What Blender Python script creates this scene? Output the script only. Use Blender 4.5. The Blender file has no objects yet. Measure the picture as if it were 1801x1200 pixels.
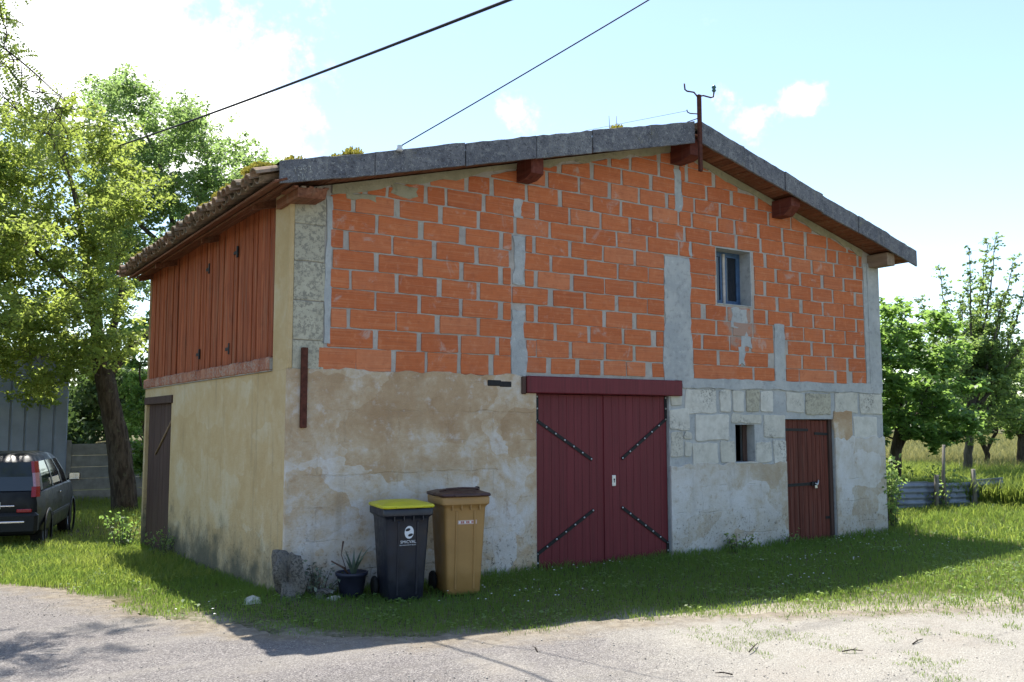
import bpy, bmesh, math, random
import numpy as np
from mathutils import Vector, Matrix
random.seed(7); rng = np.random.default_rng(11)
scene = bpy.context.scene
COL = scene.collection
R = math.radians

# ------------------------------------------------------------------ camera
CAM = np.array([-3.2651, -9.1678, 1.914])
YAW, PITCH, ROLL = 0.5840, 0.0892, -0.0017
FPX = 1599.5 / 1801.0                       # focal length in picture widths
fw = np.array([math.sin(YAW)*math.cos(PITCH), math.cos(YAW)*math.cos(PITCH), math.sin(PITCH)])
rt0 = np.array([math.cos(YAW), -math.sin(YAW), 0.0]); up0 = np.cross(rt0, fw)
rt = math.cos(ROLL)*rt0 + math.sin(ROLL)*up0
upv = -math.sin(ROLL)*rt0 + math.cos(ROLL)*up0
cam = bpy.data.cameras.new('camera'); cam_o = bpy.data.objects.new('camera', cam); COL.objects.link(cam_o)
cam.sensor_fit = 'HORIZONTAL'; cam.sensor_width = 36.0; cam.lens = 36.0*FPX
cam.clip_start = 0.1; cam.clip_end = 2000
cam_o.matrix_world = Matrix(((rt[0], upv[0], -fw[0], CAM[0]), (rt[1], upv[1], -fw[1], CAM[1]), (rt[2], upv[2], -fw[2], CAM[2]), (0, 0, 0, 1)))
scene.camera = cam_o

# ------------------------------------------------------------------ sky, sun, exposure
SUN_EL, SUN_AZ = R(66.7), R(10.9)           # azimuth from +Y towards +X
world = bpy.data.worlds.new('World'); scene.world = world; world.use_nodes = True
wt = world.node_tree; wt.nodes.clear()
def wn(t, **k):
    n = wt.nodes.new(t)
    for a, b in k.items(): setattr(n, a, b)
    return n
sky = wn('ShaderNodeTexSky', sky_type='NISHITA'); sky.sun_disc = False
sky.sun_elevation = SUN_EL; sky.sun_rotation = SUN_AZ
sky.air_density = 1.0; sky.dust_density = 0.55; sky.ozone_density = 1.0; sky.altitude = 50
tc = wn('ShaderNodeTexCoord')
# cumulus clouds: one noise field over the whole sky, thicker around a few cloud centres
def cloud_dir(px, py):
    v = fw + rt*(px-900.5)/1599.5 + upv*(600-py)/1599.5
    return v/np.linalg.norm(v)
CLOUDS = [(260, 70, .17, .29), (80, 20, .12, .25), (420, 230, .13, .30), (330, 250, .10, .26), (1405, 172, .032, .31), (1305, 212, .036, .26), (1270, 165, .022, .22), (960, 228, .08, .15), (900, 175, .03, .12), (-400, 200, .25, .35), (600, -500, .25, .25), (2300, 250, .12, .3)]
noise = wn('ShaderNodeTexNoise'); noise.inputs['Scale'].default_value = 9.0; noise.inputs['Detail'].default_value = 12; noise.inputs['Roughness'].default_value = .64
wt.links.new(tc.outputs['Generated'], noise.inputs['Vector'])
noise2 = wn('ShaderNodeTexNoise'); noise2.inputs['Scale'].default_value = 38.0; noise2.inputs['Detail'].default_value = 8; noise2.inputs['Roughness'].default_value = .62
wt.links.new(tc.outputs['Generated'], noise2.inputs['Vector'])
m1 = wn('ShaderNodeMath', operation='MULTIPLY_ADD'); m1.inputs[1].default_value = .42; wt.links.new(noise2.outputs['Fac'], m1.inputs[0])
m2 = wn('ShaderNodeMath', operation='MULTIPLY_ADD'); m2.inputs[1].default_value = .85; m2.inputs[2].default_value = -.135; wt.links.new(noise.outputs['Fac'], m2.inputs[0]); wt.links.new(m2.outputs[0], m1.inputs[2])
acc = m1.outputs[0]
for (px, py, rad, amp) in CLOUDS:
    d = cloud_dir(px, py)
    vs = wn('ShaderNodeVectorMath', operation='SUBTRACT'); vs.inputs[1].default_value = tuple(d)
    wt.links.new(tc.outputs['Generated'], vs.inputs[0])
    sc_ = wn('ShaderNodeVectorMath', operation='MULTIPLY'); sc_.inputs[1].default_value = (1, 1, 1.5); wt.links.new(vs.outputs[0], sc_.inputs[0])
    ln = wn('ShaderNodeVectorMath', operation='LENGTH'); wt.links.new(sc_.outputs[0], ln.inputs[0])
    mr = wn('ShaderNodeMapRange', interpolation_type='SMOOTHSTEP')
    mr.inputs['From Min'].default_value = rad*1.5; mr.inputs['From Max'].default_value = 0.0
    mr.inputs['To Min'].default_value = 0; mr.inputs['To Max'].default_value = amp
    wt.links.new(ln.outputs['Value'], mr.inputs['Value'])
    ad = wn('ShaderNodeMath', operation='ADD'); wt.links.new(acc, ad.inputs[0]); wt.links.new(mr.outputs[0], ad.inputs[1]); acc = ad.outputs[0]
cm = wn('ShaderNodeMapRange', interpolation_type='SMOOTHSTEP'); cm.inputs['From Min'].default_value = .66; cm.inputs['From Max'].default_value = 1.02
wt.links.new(acc, cm.inputs['Value'])
mixc = wn('ShaderNodeMix', data_type='RGBA'); wt.links.new(cm.outputs[0], mixc.inputs['Factor'])
wt.links.new(sky.outputs[0], mixc.inputs[6]); mixc.inputs[7].default_value = (8.5, 8.5, 8.5, 1)
bg = wn('ShaderNodeBackground'); bg.inputs['Strength'].default_value = 0.11; wt.links.new(mixc.outputs[2], bg.inputs['Color'])
wo = wn('ShaderNodeOutputWorld'); wt.links.new(bg.outputs[0], wo.inputs['Surface'])
sun = bpy.data.lights.new('sun', 'SUN'); sun.energy = 4.0; sun.angle = R(0.53); sun.color = (1, .955, .87)
sun_o = bpy.data.objects.new('sun', sun); COL.objects.link(sun_o)
sdir = Vector((math.sin(SUN_AZ)*math.cos(SUN_EL), math.cos(SUN_AZ)*math.cos(SUN_EL), math.sin(SUN_EL)))
sun_o.rotation_euler = sdir.to_track_quat('Z', 'Y').to_euler(); sun_o.location = (0, 0, 30)
vs_ = scene.view_settings; vs_.view_transform = 'Standard'; vs_.look = 'None'; vs_.gamma = 1.0; vs_.use_curve_mapping = False; vs_.exposure = 1.44
scene.render.engine = 'CYCLES'
scene.cycles.max_bounces = 8; scene.cycles.transparent_max_bounces = 8
scene.cycles.use_denoising = True

# ------------------------------------------------------------------ helpers: objects
def tag(o, label=None, cat=None, group=None, kind=None):
    if label: o['label'] = label
    if cat: o['category'] = cat
    if group: o['group'] = group
    if kind: o['kind'] = kind
    return o
def link(name, data, mat=None, parent=None):
    o = bpy.data.objects.new(name, data); COL.objects.link(o)
    if mat is not None and data is not None and not data.materials: data.materials.append(mat)
    if parent is not None: o.parent = parent
    return o
def empty(name, loc=(0, 0, 0), rz=0.0):
    o = bpy.data.objects.new(name, None); COL.objects.link(o); o.location = loc; o.rotation_euler = (0, 0, rz); o.empty_display_size = .2
    return o
class MB:
    """collects verts and faces, builds one mesh object"""
    def __init__(s): s.v = []; s.f = []; s.sm = []
    def add(s, vs, fs, smooth=False):
        b = len(s.v); s.v += [tuple(map(float, q)) for q in vs]
        for q in fs: s.f.append([b+i for i in q]); s.sm.append(smooth)
        return s
    def box(s, x0, x1, y0, y1, z0, z1):
        return s.add([(x0,y0,z0),(x1,y0,z0),(x1,y1,z0),(x0,y1,z0),(x0,y0,z1),(x1,y0,z1),(x1,y1,z1),(x0,y1,z1)],
              [(0,3,2,1),(4,5,6,7),(0,1,5,4),(1,2,6,5),(2,3,7,6),(3,0,4,7)])
    def bbox(s, x0, x1, y0, y1, z0, z1, b=.006):
        """box with chamfered edges"""
        bm = bmesh.new(); bmesh.ops.create_cube(bm, size=1)
        for v in bm.verts: v.co = ((x0+x1)/2+v.co.x*(x1-x0), (y0+y1)/2+v.co.y*(y1-y0), (z0+z1)/2+v.co.z*(z1-z0))
        bmesh.ops.bevel(bm, geom=bm.edges[:], offset=b, segments=1, affect='EDGES')
        return s.from_bm(bm)
    def from_bm(s, bm, smooth=False):
        bm.verts.index_update()
        s.add([v.co[:] for v in bm.verts], [[v.index for v in f.verts] for f in bm.faces], smooth); bm.free(); return s
    def prism(s, poly, y0, y1):
        """poly: (x,z) counter-clockwise seen from -Y"""
        n = len(poly)
        return s.add([(x, y0, z) for x, z in poly]+[(x, y1, z) for x, z in poly],
              [tuple(range(n)), tuple(range(2*n-1, n-1, -1))]+[(i, n+i, n+(i+1) % n, (i+1) % n) for i in range(n)])
    def tube(s, pts, rad, seg=8, cap=True, smooth=True):
        pts = [Vector(q) for q in pts]; n = len(pts)
        if not hasattr(rad, '__len__'): rad = [rad]*n
        vs = []; fs = []; side = None
        for i, q in enumerate(pts):
            t = (pts[min(i+1, n-1)]-pts[max(i-1, 0)]).normalized()
            if side is None:
                side = t.cross(Vector((0, 0, 1)) if abs(t.z) < .9 else Vector((1, 0, 0))).normalized()
            else:
                side = (side-t*side.dot(t)).normalized()
            w = t.cross(side)
            for k in range(seg):
                a = 2*math.pi*k/seg; vs.append(q+(side*math.cos(a)+w*math.sin(a))*rad[i])
        for i in range(n-1):
            for k in range(seg):
                k2 = (k+1) % seg; fs.append((i*seg+k, i*seg+k2, (i+1)*seg+k2, (i+1)*seg+k))
        s.add(vs, fs, smooth)
        if cap:
            b = len(s.v)-n*seg
            s.f.append([b+k for k in range(seg)][::-1]); s.sm.append(False)
            s.f.append([b+(n-1)*seg+k for k in range(seg)]); s.sm.append(False)
        return s
    def lathe(s, prof, seg=16, c=(0, 0, 0), axis='z', smooth=True):
        vs = []; fs = []; n = len(prof)
        for r_, h in prof:
            for k in range(seg):
                a = 2*math.pi*k/seg; x, y = r_*math.cos(a), r_*math.sin(a)
                vs.append((c[0]+x, c[1]+y, c[2]+h) if axis == 'z' else (c[0]+h, c[1]+x, c[2]+y) if axis == 'x' else (c[0]+y, c[1]+h, c[2]+x))
        for i in range(n-1):
            for k in range(seg):
                k2 = (k+1) % seg; fs.append((i*seg+k, i*seg+k2, (i+1)*seg+k2, (i+1)*seg+k))
        return s.add(vs, fs, smooth)
    def ring_loft(s, rings, smooth=False, cap0=True, cap1=True):
        n = len(rings[0]); vs = [q for r_ in rings for q in r_]; fs = []
        for i in range(len(rings)-1):
            for k in range(n):
                k2 = (k+1) % n; fs.append((i*n+k, i*n+k2, (i+1)*n+k2, (i+1)*n+k))
        if cap0: fs.append(tuple(range(n))[::-1])
        if cap1: fs.append(tuple((len(rings)-1)*n+k for k in range(n)))
        return s.add(vs, fs, smooth)
    def mesh(s, name):
        me = bpy.data.meshes.new(name); me.from_pydata(s.v, [], s.f)
        if any(s.sm): me.polygons.foreach_set('use_smooth', s.sm)
        me.validate(); me.update(); return me
    def build(s, name, mat=None, parent=None): return link(name, s.mesh(name), mat, parent)
def fix_normals(o):
    bm = bmesh.new(); bm.from_mesh(o.data); bmesh.ops.recalc_face_normals(bm, faces=bm.faces[:]); bm.to_mesh(o.data); bm.free(); return o
def arr_mesh(name, V, F, tint=None, smooth=False):
    """big mesh from numpy arrays; F is (n,k); tint is one float per face"""
    V = np.asarray(V, np.float32); F = np.asarray(F, np.int32); k = F.shape[1]
    me = bpy.data.meshes.new(name); me.vertices.add(len(V)); me.vertices.foreach_set('co', V.ravel())
    me.loops.add(F.size); me.loops.foreach_set('vertex_index', F.ravel())
    me.polygons.add(len(F)); me.polygons.foreach_set('loop_start', np.arange(0, F.size, k, dtype=np.int32))
    me.polygons.foreach_set('loop_total', np.full(len(F), k, np.int32))
    me.update(calc_edges=True)
    if smooth: me.polygons.foreach_set('use_smooth', np.ones(len(F), bool))
    if tint is not None:
        at = me.attributes.new('tint', 'FLOAT', 'FACE'); at.data.foreach_set('value', np.asarray(tint, np.float32))
    return me

# ------------------------------------------------------------------ helpers: materials
class Mat:
    def __init__(s, name, rough=.85, spec=.3):
        s.m = bpy.data.materials.new(name); s.m.use_nodes = True; s.t = s.m.node_tree
        s.b = s.t.nodes['Principled BSDF']; s.b.inputs['Roughness'].default_value = rough; s.b.inputs['Specular IOR Level'].default_value = spec
        s._pos = None
    def n(s, t, **k):
        q = s.t.nodes.new(t)
        for a, b in k.items(): setattr(q, a, b)
        return q
    def set(s, sock, v):
        if isinstance(v, bpy.types.NodeSocket): s.t.links.new(v, sock)
        elif isinstance(v, (tuple, list)) and sock.type == 'RGBA': sock.default_value = (*v[:3], 1)
        else: sock.default_value = v
    def pos(s, scale=(1, 1, 1), obj=False, off=None):
        if obj: o = s.n('ShaderNodeTexCoord').outputs['Object']
        else: o = s.n('ShaderNodeNewGeometry').outputs['Position']
        if off is not None:
            a = s.n('ShaderNodeVectorMath', operation='ADD'); s.set(a.inputs[0], o); s.set(a.inputs[1], off); o = a.outputs[0]
        q = s.n('ShaderNodeVectorMath', operation='MULTIPLY'); s.set(q.inputs[0], o); q.inputs[1].default_value = scale
        return q.outputs[0]
    def rand(s): return s.n('ShaderNodeObjectInfo').outputs['Random']
    def attr(s, name='tint'):
        return s.n('ShaderNodeAttribute', attribute_name=name).outputs['Fac']
    def noise(s, vec, scale=1, detail=5, rough=.55, dist=0):
        q = s.n('ShaderNodeTexNoise'); s.set(q.inputs['Vector'], vec); q.inputs['Scale'].default_value = scale
        q.inputs['Detail'].default_value = detail; q.inputs['Roughness'].default_value = rough; q.inputs['Distortion'].default_value = dist
        return q.outputs['Fac']
    def noisec(s, vec, scale=1, detail=3):
        q = s.n('ShaderNodeTexNoise'); s.set(q.inputs['Vector'], vec); q.inputs['Scale'].default_value = scale; q.inputs['Detail'].default_value = detail
        return q.outputs['Color']
    def voro(s, vec, scale=1, metric='EUCLIDEAN', feature='F1', out='Color', rnd=1.0):
        q = s.n('ShaderNodeTexVoronoi', feature=feature, distance=metric); s.set(q.inputs['Vector'], vec); q.inputs['Scale'].default_value = scale
        q.inputs['Randomness'].default_value = rnd
        return q.outputs[out]
    def rng(s, v, a, b, c=0, d=1, smooth=True):
        q = s.n('ShaderNodeMapRange'); q.interpolation_type = 'SMOOTHSTEP' if smooth else 'LINEAR'
        s.set(q.inputs['Value'], v); q.inputs['From Min'].default_value = a; q.inputs['From Max'].default_value = b
        q.inputs['To Min'].default_value = c; q.inputs['To Max'].default_value = d
        return q.outputs[0]
    def ramp(s, v, stops):
        q = s.n('ShaderNodeValToRGB'); s.set(q.inputs[0], v); e = q.color_ramp.elements
        while len(e) < len(stops): e.new(.5)
        for i, (p_, c) in enumerate(stops): e[i].position = p_; e[i].color = (*c, 1)
        return q.outputs[0]
    def mix(s, f, a, b, mode='MIX'):
        q = s.n('ShaderNodeMix', data_type='RGBA', blend_type=mode); s.set(q.inputs['Factor'], f); s.set(q.inputs[6], a); s.set(q.inputs[7], b); return q.outputs[2]
    def math(s, op, a, b=0.0, clamp=False):
        q = s.n('ShaderNodeMath', operation=op, use_clamp=clamp); s.set(q.inputs[0], a); s.set(q.inputs[1], b); return q.outputs[0]
    def sep(s, v):
        q = s.n('ShaderNodeSeparateXYZ'); s.set(q.inputs[0], v); return q.outputs
    def vadd(s, a, b):
        q = s.n('ShaderNodeVectorMath', operation='ADD'); s.set(q.inputs[0], a); s.set(q.inputs[1], b); return q.outputs[0]
    def vscale(s, a, k):
        q = s.n('ShaderNodeVectorMath', operation='SCALE'); s.set(q.inputs[0], a); s.set(q.inputs['Scale'], k); return q.outputs[0]
    def bump(s, h, strength=.5, dist=.01, prev=None):
        q = s.n('ShaderNodeBump'); s.set(q.inputs['Height'], h); q.inputs['Strength'].default_value = strength; q.inputs['Distance'].default_value = dist
        if prev is not None: s.set(q.inputs['Normal'], prev)
        s.t.links.new(q.outputs[0], s.b.inputs['Normal']); return q.outputs[0]
    def col(s, c): s.set(s.b.inputs['Base Color'], c); return s
    def rough(s, v): s.set(s.b.inputs['Roughness'], v); return s
def plain(name, c, rough=.6, spec=.4, metal=0, var=.25, scale=12):
    """one colour broken up by wear and dirt"""
    m = Mat(name, rough, spec); p = m.pos(obj=False)
    n = m.noise(p, scale, 6, .6)
    dk = tuple(x*(1-var) for x in c); lt = tuple(min(1, x*(1+var)) for x in c)
    m.col(m.ramp(n, [(.3, dk), (.7, lt)])); m.b.inputs['Metallic'].default_value = metal
    m.rough(m.rng(m.noise(p, scale*2, 4), .3, .7, rough-.1, min(1, rough+.1)))
    return m.m

# ------------------------------------------------------------------ materials
def mat_brick():
    m = Mat('terracotta', .9, .15); r_ = m.rand(); p = m.pos()
    off = m.vscale(m.vadd(p, (0, 0, 0)), 1.0)
    n = m.noise(p, 6, 5, .6)
    base = m.ramp(r_, [(0, (.45, .125, .046)), (.35, (.50, .148, .056)), (.6, (.42, .112, .042)), (.85, (.53, .185, .085)), (1, (.47, .135, .052))])
    c = m.mix(m.rng(n, .35, .75, 0, .25), base, (.30, .09, .045))
    # drag lines of the extruded block and dusty pale streaks along them
    st = m.noise(m.pos((1.2, 1, 95)), 1, 3, .5)
    c = m.mix(m.rng(st, .50, .66, 0, .42), c, (.50, .24, .13)); c = m.mix(m.rng(st, .46, .32, 0, .35), c, (.22, .07, .04))
    bl = m.noise(m.pos(off=(7, 7, 7)), 13, 5, .65); c = m.mix(m.rng(bl, .52, .70, 0, .38), c, (.30, .085, .04)); c = m.mix(m.rng(bl, .46, .32, 0, .28), c, (.60, .27, .14))
    # cement smeared over the faces
    sm = m.noise(p, 3.1, 8, .72, .6)
    c = m.mix(m.rng(sm, .57, .70, 0, .55), c, (.42, .38, .34))
    sm2 = m.noise(m.pos(off=(3, 5, 1)), 1.1, 6, .7)
    c = m.mix(m.rng(sm2, .56, .72, 0, .30), c, (.40, .20, .14))
    # grey runs under the small window
    x, y, z = m.sep(p)
    dx = m.math('DIVIDE', m.math('SUBTRACT', x, 6.78), .36); dz = m.math('DIVIDE', m.math('SUBTRACT', z, 3.32), .42)
    q = m.math('ADD', m.math('MULTIPLY', dx, dx), m.math('MULTIPLY', dz, dz))
    q = m.math('ADD', q, m.math('MULTIPLY', m.math('SUBTRACT', m.noise(p, 7, 6, .65), .5), 2.6))
    c = m.mix(m.rng(q, .95, .25, 0, .72), c, (.30, .26, .22))
    m.col(c)
    h = m.math('ADD', m.math('MULTIPLY', st, .7), m.math('MULTIPLY', m.noise(p, 40, 4), .6))
    m.bump(h, .5, .006); return m.m
def mat_mortar(name, c0, c1, c2, green=.25):
    m = Mat(name, .95, .1); p = m.pos()
    n = m.noise(p, 2.3, 7, .62); n2 = m.noise(p, 12, 6, .68)
    c = m.mix(m.rng(n, .35, .68), c0, c1); c = m.mix(m.rng(n2, .5, .70, 0, .75), c, c2); c = m.mix(m.rng(n2, .44, .30, 0, .5), c, tuple(min(1, q*1.25) for q in c1))
    g = m.noise(m.pos(off=(9, 2, 4)), 1.7, 5, .6)
    c = m.mix(m.rng(g, .54, .7, 0, green), c, (.34, .36, .25))
    m.col(c); m.bump(m.math('ADD', n2, m.math('MULTIPLY', m.noise(p, 70, 4), .6)), .75, .012); return m.m
def mat_render(name, cols, dark, dark_amt, block=1.0, seed=0, base_grime=True, ghost=.15, lowwhite=0.0):
    """old lime render: washed patches, block ghosts, stains, salt and mould towards the ground line"""
    m = Mat(name, .95, .08); p = m.pos(off=(seed, seed*.7, 0))
    d = m.vscale(m.vadd(m.noisec(p, 2.0, 4), (-.5, -.5, -.5)), .55)
    pv = m.vadd(m.pos((1.0, 1.0, 1.55), off=(seed, seed, seed*.3)), d)
    cell = m.voro(pv, 1.25*block, 'CHEBYCHEV', rnd=.85)
    cr = m.sep(cell)[0]
    n = m.noise(p, 1.6, 8, .66, .3)
    f = m.math('ADD', m.math('MULTIPLY', n, .74), m.math('MULTIPLY', cr, .16)); f = m.math('ADD', f, m.math('MULTIPLY', m.noise(p, 11, 7, .72), .20))
    if lowwhite: f = m.math('ADD', f, m.rng(m.math('ADD', m.sep(m.pos())[2], m.math('MULTIPLY', m.math('SUBTRACT', m.noise(p, .9, 4), .5), 1.6)), 1.75, .75, -lowwhite*.7, lowwhite))
    c = m.ramp(f, [(.36, cols[0]), (.47, cols[1]), (.54, cols[2]), (.60, cols[3]), (.70, cols[4])])
    n2 = m.noise(p, 6.5, 8, .7)
    c = m.mix(m.rng(n2, .52, .70, 0, .6), c, cols[0]); c = m.mix(m.rng(n2, .47, .30, 0, .55), c, cols[4])
    # vertical runs
    run = m.noise(m.pos((5.5, 5.5, .55), off=(seed, 0, 0)), 1, 5, .6)
    c = m.mix(m.rng(run, .56, .76, 0, .32), c, dark)
    # damp and mould with an uneven upper edge
    if base_grime:
        z = m.sep(m.pos())[2]
        zz = m.math('ADD', z, m.math('MULTIPLY', m.math('SUBTRACT', m.noise(p, 2.6, 6, .65), .5), -1.5))
        c = m.mix(m.rng(zz, .75, .05, 0, dark_amt), c, dark)
        sp = m.noise(p, 26, 5, .7)
        c = m.mix(m.math('MULTIPLY', m.rng(zz, 1.0, .2, 0, .75), m.rng(sp, .55, .66)), c, (.07, .07, .055))
    bt = m.n('ShaderNodeTexBrick'); bt.offset = .5; sx_ = m.sep(m.pos()); cb = m.n('ShaderNodeCombineXYZ'); m.set(cb.inputs[0], m.math('ADD', sx_[0], sx_[1])); m.set(cb.inputs[1], sx_[2])
    bv = m.vadd(cb.outputs[0], m.vscale(m.vadd(m.noisec(p, 3.5, 4), (-.5, -.5, -.5)), .10)); m.set(bt.inputs['Vector'], bv)
    bt.inputs['Scale'].default_value = 1.0; bt.inputs['Mortar Size'].default_value = .012; bt.inputs['Mortar Smooth'].default_value = .6; bt.inputs['Brick Width'].default_value = .62; bt.inputs['Row Height'].default_value = .34
    gh = m.math('MULTIPLY', bt.outputs['Fac'], m.rng(m.noise(p, 1.9, 4), .46, .62)); c = m.mix(m.math('MULTIPLY', gh, ghost), c, dark)
    fine = m.noise(p, 55, 5, .65)
    c = m.mix(m.rng(fine, .62, .8, 0, .35), c, (.22, .18, .13))
    m.col(c)
    h = m.math('ADD', m.math('MULTIPLY', n2, 1.0), m.math('MULTIPLY', fine, .55)); h = m.math('SUBTRACT', h, m.math('MULTIPLY', gh, ghost*2.2))
    m.bump(h, .9, .016); return m.m
def mat_stone(name, c0, c1, dark=(.09, .09, .085), dk=(.55, .72), amt=.8, sc=1.0):
    m = Mat(name, .95, .08); r_ = m.rand(); p = m.pos()
    c = m.mix(r_, c0, c1); n = m.noise(p, 7*sc, 7, .65); c = m.mix(m.rng(n, .35, .7, 0, .5), c, tuple(x*.7 for x in c0))
    l1 = m.noise(m.pos(off=(2, 7, 3)), 1.9*sc, 4, .6); l2 = m.noise(p, 30*sc, 6, .72)
    lm = m.math('MULTIPLY', m.rng(l1, dk[0]-.12, dk[1]), m.rng(l2, .47, .58))
    c = m.mix(m.math('MULTIPLY', lm, amt), c, dark); m.col(c)
    m.bump(m.math('ADD', n, m.math('MULTIPLY', l2, .7)), .7, .012); return m.m
def mat_lichen():
    m = Mat('lichened fibre cement', .95, .1); p = m.pos(); r_ = m.rand()
    n = m.noise(p, 3.2, 6, .62); sp = m.noise(p, 42, 6, .7); sp2 = m.noise(m.pos(off=(4, 4, 4)), 75, 3, .6)
    c = m.mix(m.rng(n, .34, .66), (.12, .123, .135), (.21, .21, .215)); c = m.mix(r_, c, m.mix(.5, c, (.10, .10, .12)))
    c = m.mix(m.rng(sp, .52, .64, 0, .75), c, (.045, .045, .05))
    c = m.mix(m.rng(sp2, .60, .68, 0, .8), c, (.42, .42, .40))
    bl = m.noise(m.pos(off=(3, 1, 8)), 13, 6, .7); c = m.mix(m.rng(bl, .52, .66, 0, .6), c, (.30, .30, .285)); c = m.mix(m.rng(bl, .45, .33, 0, .7), c, (.05, .05, .055))
    dn = m.noise(m.pos((9, 9, 1.2)), 1, 4, .6); c = m.mix(m.rng(dn, .56, .72, 0, .45), c, (.24, .235, .22))
    y = m.noise(m.pos(off=(1, 9, 2)), 2.2, 5, .6); c = m.mix(m.math('MULTIPLY', m.rng(y, .55, .7), m.rng(sp, .45, .6, 0, .5)), c, (.27, .25, .14))
    m.col(c); m.bump(m.math('ADD', sp, sp2), .8, .01); return m.m
def mat_wood(name, cols, grain=(60, 60, 1.6), grey=None, grey_amt=.5, rough=.8, axis='z', spec=.2, bump=.5):
    m = Mat(name, rough, spec); r_ = m.rand()
    off = m.n('ShaderNodeCombineXYZ'); m.set(off.inputs[0], m.math('MULTIPLY', r_, 37.0)); m.set(off.inputs[2], m.math('MULTIPLY', r_, 11.0))
    p = m.pos(grain, off=off.outputs[0]); g = m.noise(p, 1, 5, .6, .3)
    c = m.ramp(g, [(.28, cols[0]), (.5, cols[1]), (.74, cols[2])])
    c = m.mix(m.math('MULTIPLY', r_, .55), c, m.mix(.6, c, cols[0]))
    big = m.noise(m.pos(off=off.outputs[0]), 2.2, 6, .65)
    c = m.mix(m.rng(big, .55, .75, 0, .45), c, cols[0])
    if grey is not None:
        gn = m.noise(m.pos((14, 14, 1.0), off=off.outputs[0]), 1, 6, .68)
        c = m.mix(m.rng(gn, .50, .68, 0, grey_amt), c, grey)
    m.col(c); m.bump(g, bump, .006); return m.m
def mat_leaf(name, c0, c1, c2, trans=(.25, .36, .05), tr=.45, gloss=.35):
    m = Mat(name, .5, gloss); t = m.attr()
    c = m.ramp(t, [(0, c0), (.5, c1), (1, c2)])
    m.col(c)
    tl = m.n('ShaderNodeBsdfTranslucent'); m.set(tl.inputs['Color'], m.mix(t, tuple(x*.7 for x in trans), trans))
    mx = m.n('ShaderNodeMixShader'); mx.inputs[0].default_value = tr
    m.t.links.new(m.b.outputs[0], mx.inputs[1]); m.t.links.new(tl.outputs[0], mx.inputs[2])
    m.t.links.new(mx.outputs[0], m.t.nodes['Material Output'].inputs['Surface']); return m.m
def mat_bark(name, c0, c1):
    m = Mat(name, .95, .1); p = m.pos((9, 9, 2)); n = m.noise(p, 1.6, 7, .65, .4); l = m.noise(m.pos(), 9, 5, .6)
    c = m.mix(m.rng(n, .35, .65), c0, c1); c = m.mix(m.rng(l, .58, .72, 0, .4), c, (.15, .17, .10)); m.col(c); m.bump(n, 1, .03); return m.m
def mat_road():
    m = Mat('chip-sealed road and limestone gravel', .95, .12); p = m.pos(); x, y, z = m.sep(p)
    big = m.noise(p, .55, 6, .6); mid = m.noise(p, 3.2, 7, .65)
    chip = m.voro(p, 105, out='Color', rnd=1.0); cg = m.sep(chip)[0]; cd = m.voro(p, 105, out='Distance')
    asph = m.ramp(cg, [(0, (.12, .108, .105)), (.45, (.185, .170, .163)), (.8, (.25, .23, .215)), (1, (.36, .33, .305))])
    lime = m.ramp(cg, [(0, (.265, .245, .21)), (.5, (.34, .317, .275)), (1, (.42, .395, .345))])
    # the grey seal ends and the pale gravel of the yard begins
    e = m.math('ADD', m.math('MULTIPLY', x, .30), m.math('MULTIPLY', y, .04)); e = m.math('ADD', e, m.math('MULTIPLY', m.math('SUBTRACT', big, .5), 2.0))
    e = m.math('ADD', e, m.math('MULTIPLY', m.math('SUBTRACT', mid, .5), .6))
    c = m.mix(m.rng(e, -.15, .75), asph, lime)
    c = m.mix(m.rng(mid, .52, .72, 0, .38), c, (.20, .178, .152)); c = m.mix(m.rng(big, .56, .7, 0, .35), c, (.31, .265, .22))
    tr = m.noise(m.pos((.25, 1.6, 1), off=(2, 0, 0)), 1, 6, .6); c = m.mix(m.rng(tr, .50, .66, 0, .38), c, (.31, .285, .25)); c = m.mix(m.rng(tr, .44, .30, 0, .4), c, (.13, .12, .112))
    c = m.mix(m.rng(m.noise(p, 150, 3), .6, .75, 0, .6), c, (.11, .10, .095))
    ed = m.math('ADD', m.attr('edge'), m.math('MULTIPLY', m.math('SUBTRACT', mid, .5), 1.1))
    c = m.mix(m.rng(ed, .55, .0, 0, .85), c, m.mix(m.rng(m.noise(p, 9, 5), .4, .65), (.20, .165, .12), (.30, .255, .19)))
    m.col(c); m.bump(m.math('ADD', m.math('MULTIPLY', cd, -1.2), m.math('MULTIPLY', mid, .8)), .9, .012); return m.m
def mat_ground():
    m = Mat('soil and turf', .97, .05); p = m.pos(); n = m.noise(p, 1.3, 7, .62); f = m.noise(p, 22, 6, .65)
    c = m.mix(m.rng(n, .38, .6), (.05, .06, .02), (.10, .095, .045)); c = m.mix(m.rng(f, .45, .62, 0, .85), c, (.19, .16, .11))
    e = m.math('ADD', m.attr('edge'), m.math('MULTIPLY', m.math('SUBTRACT', m.noise(p, 1.7, 6, .65), .5), 1.6)); c = m.mix(m.rng(e, .85, .15), c, m.mix(f, (.20, .17, .135), (.40, .36, .30)))
    m.col(c); m.bump(f, .8, .03); return m.m

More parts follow.
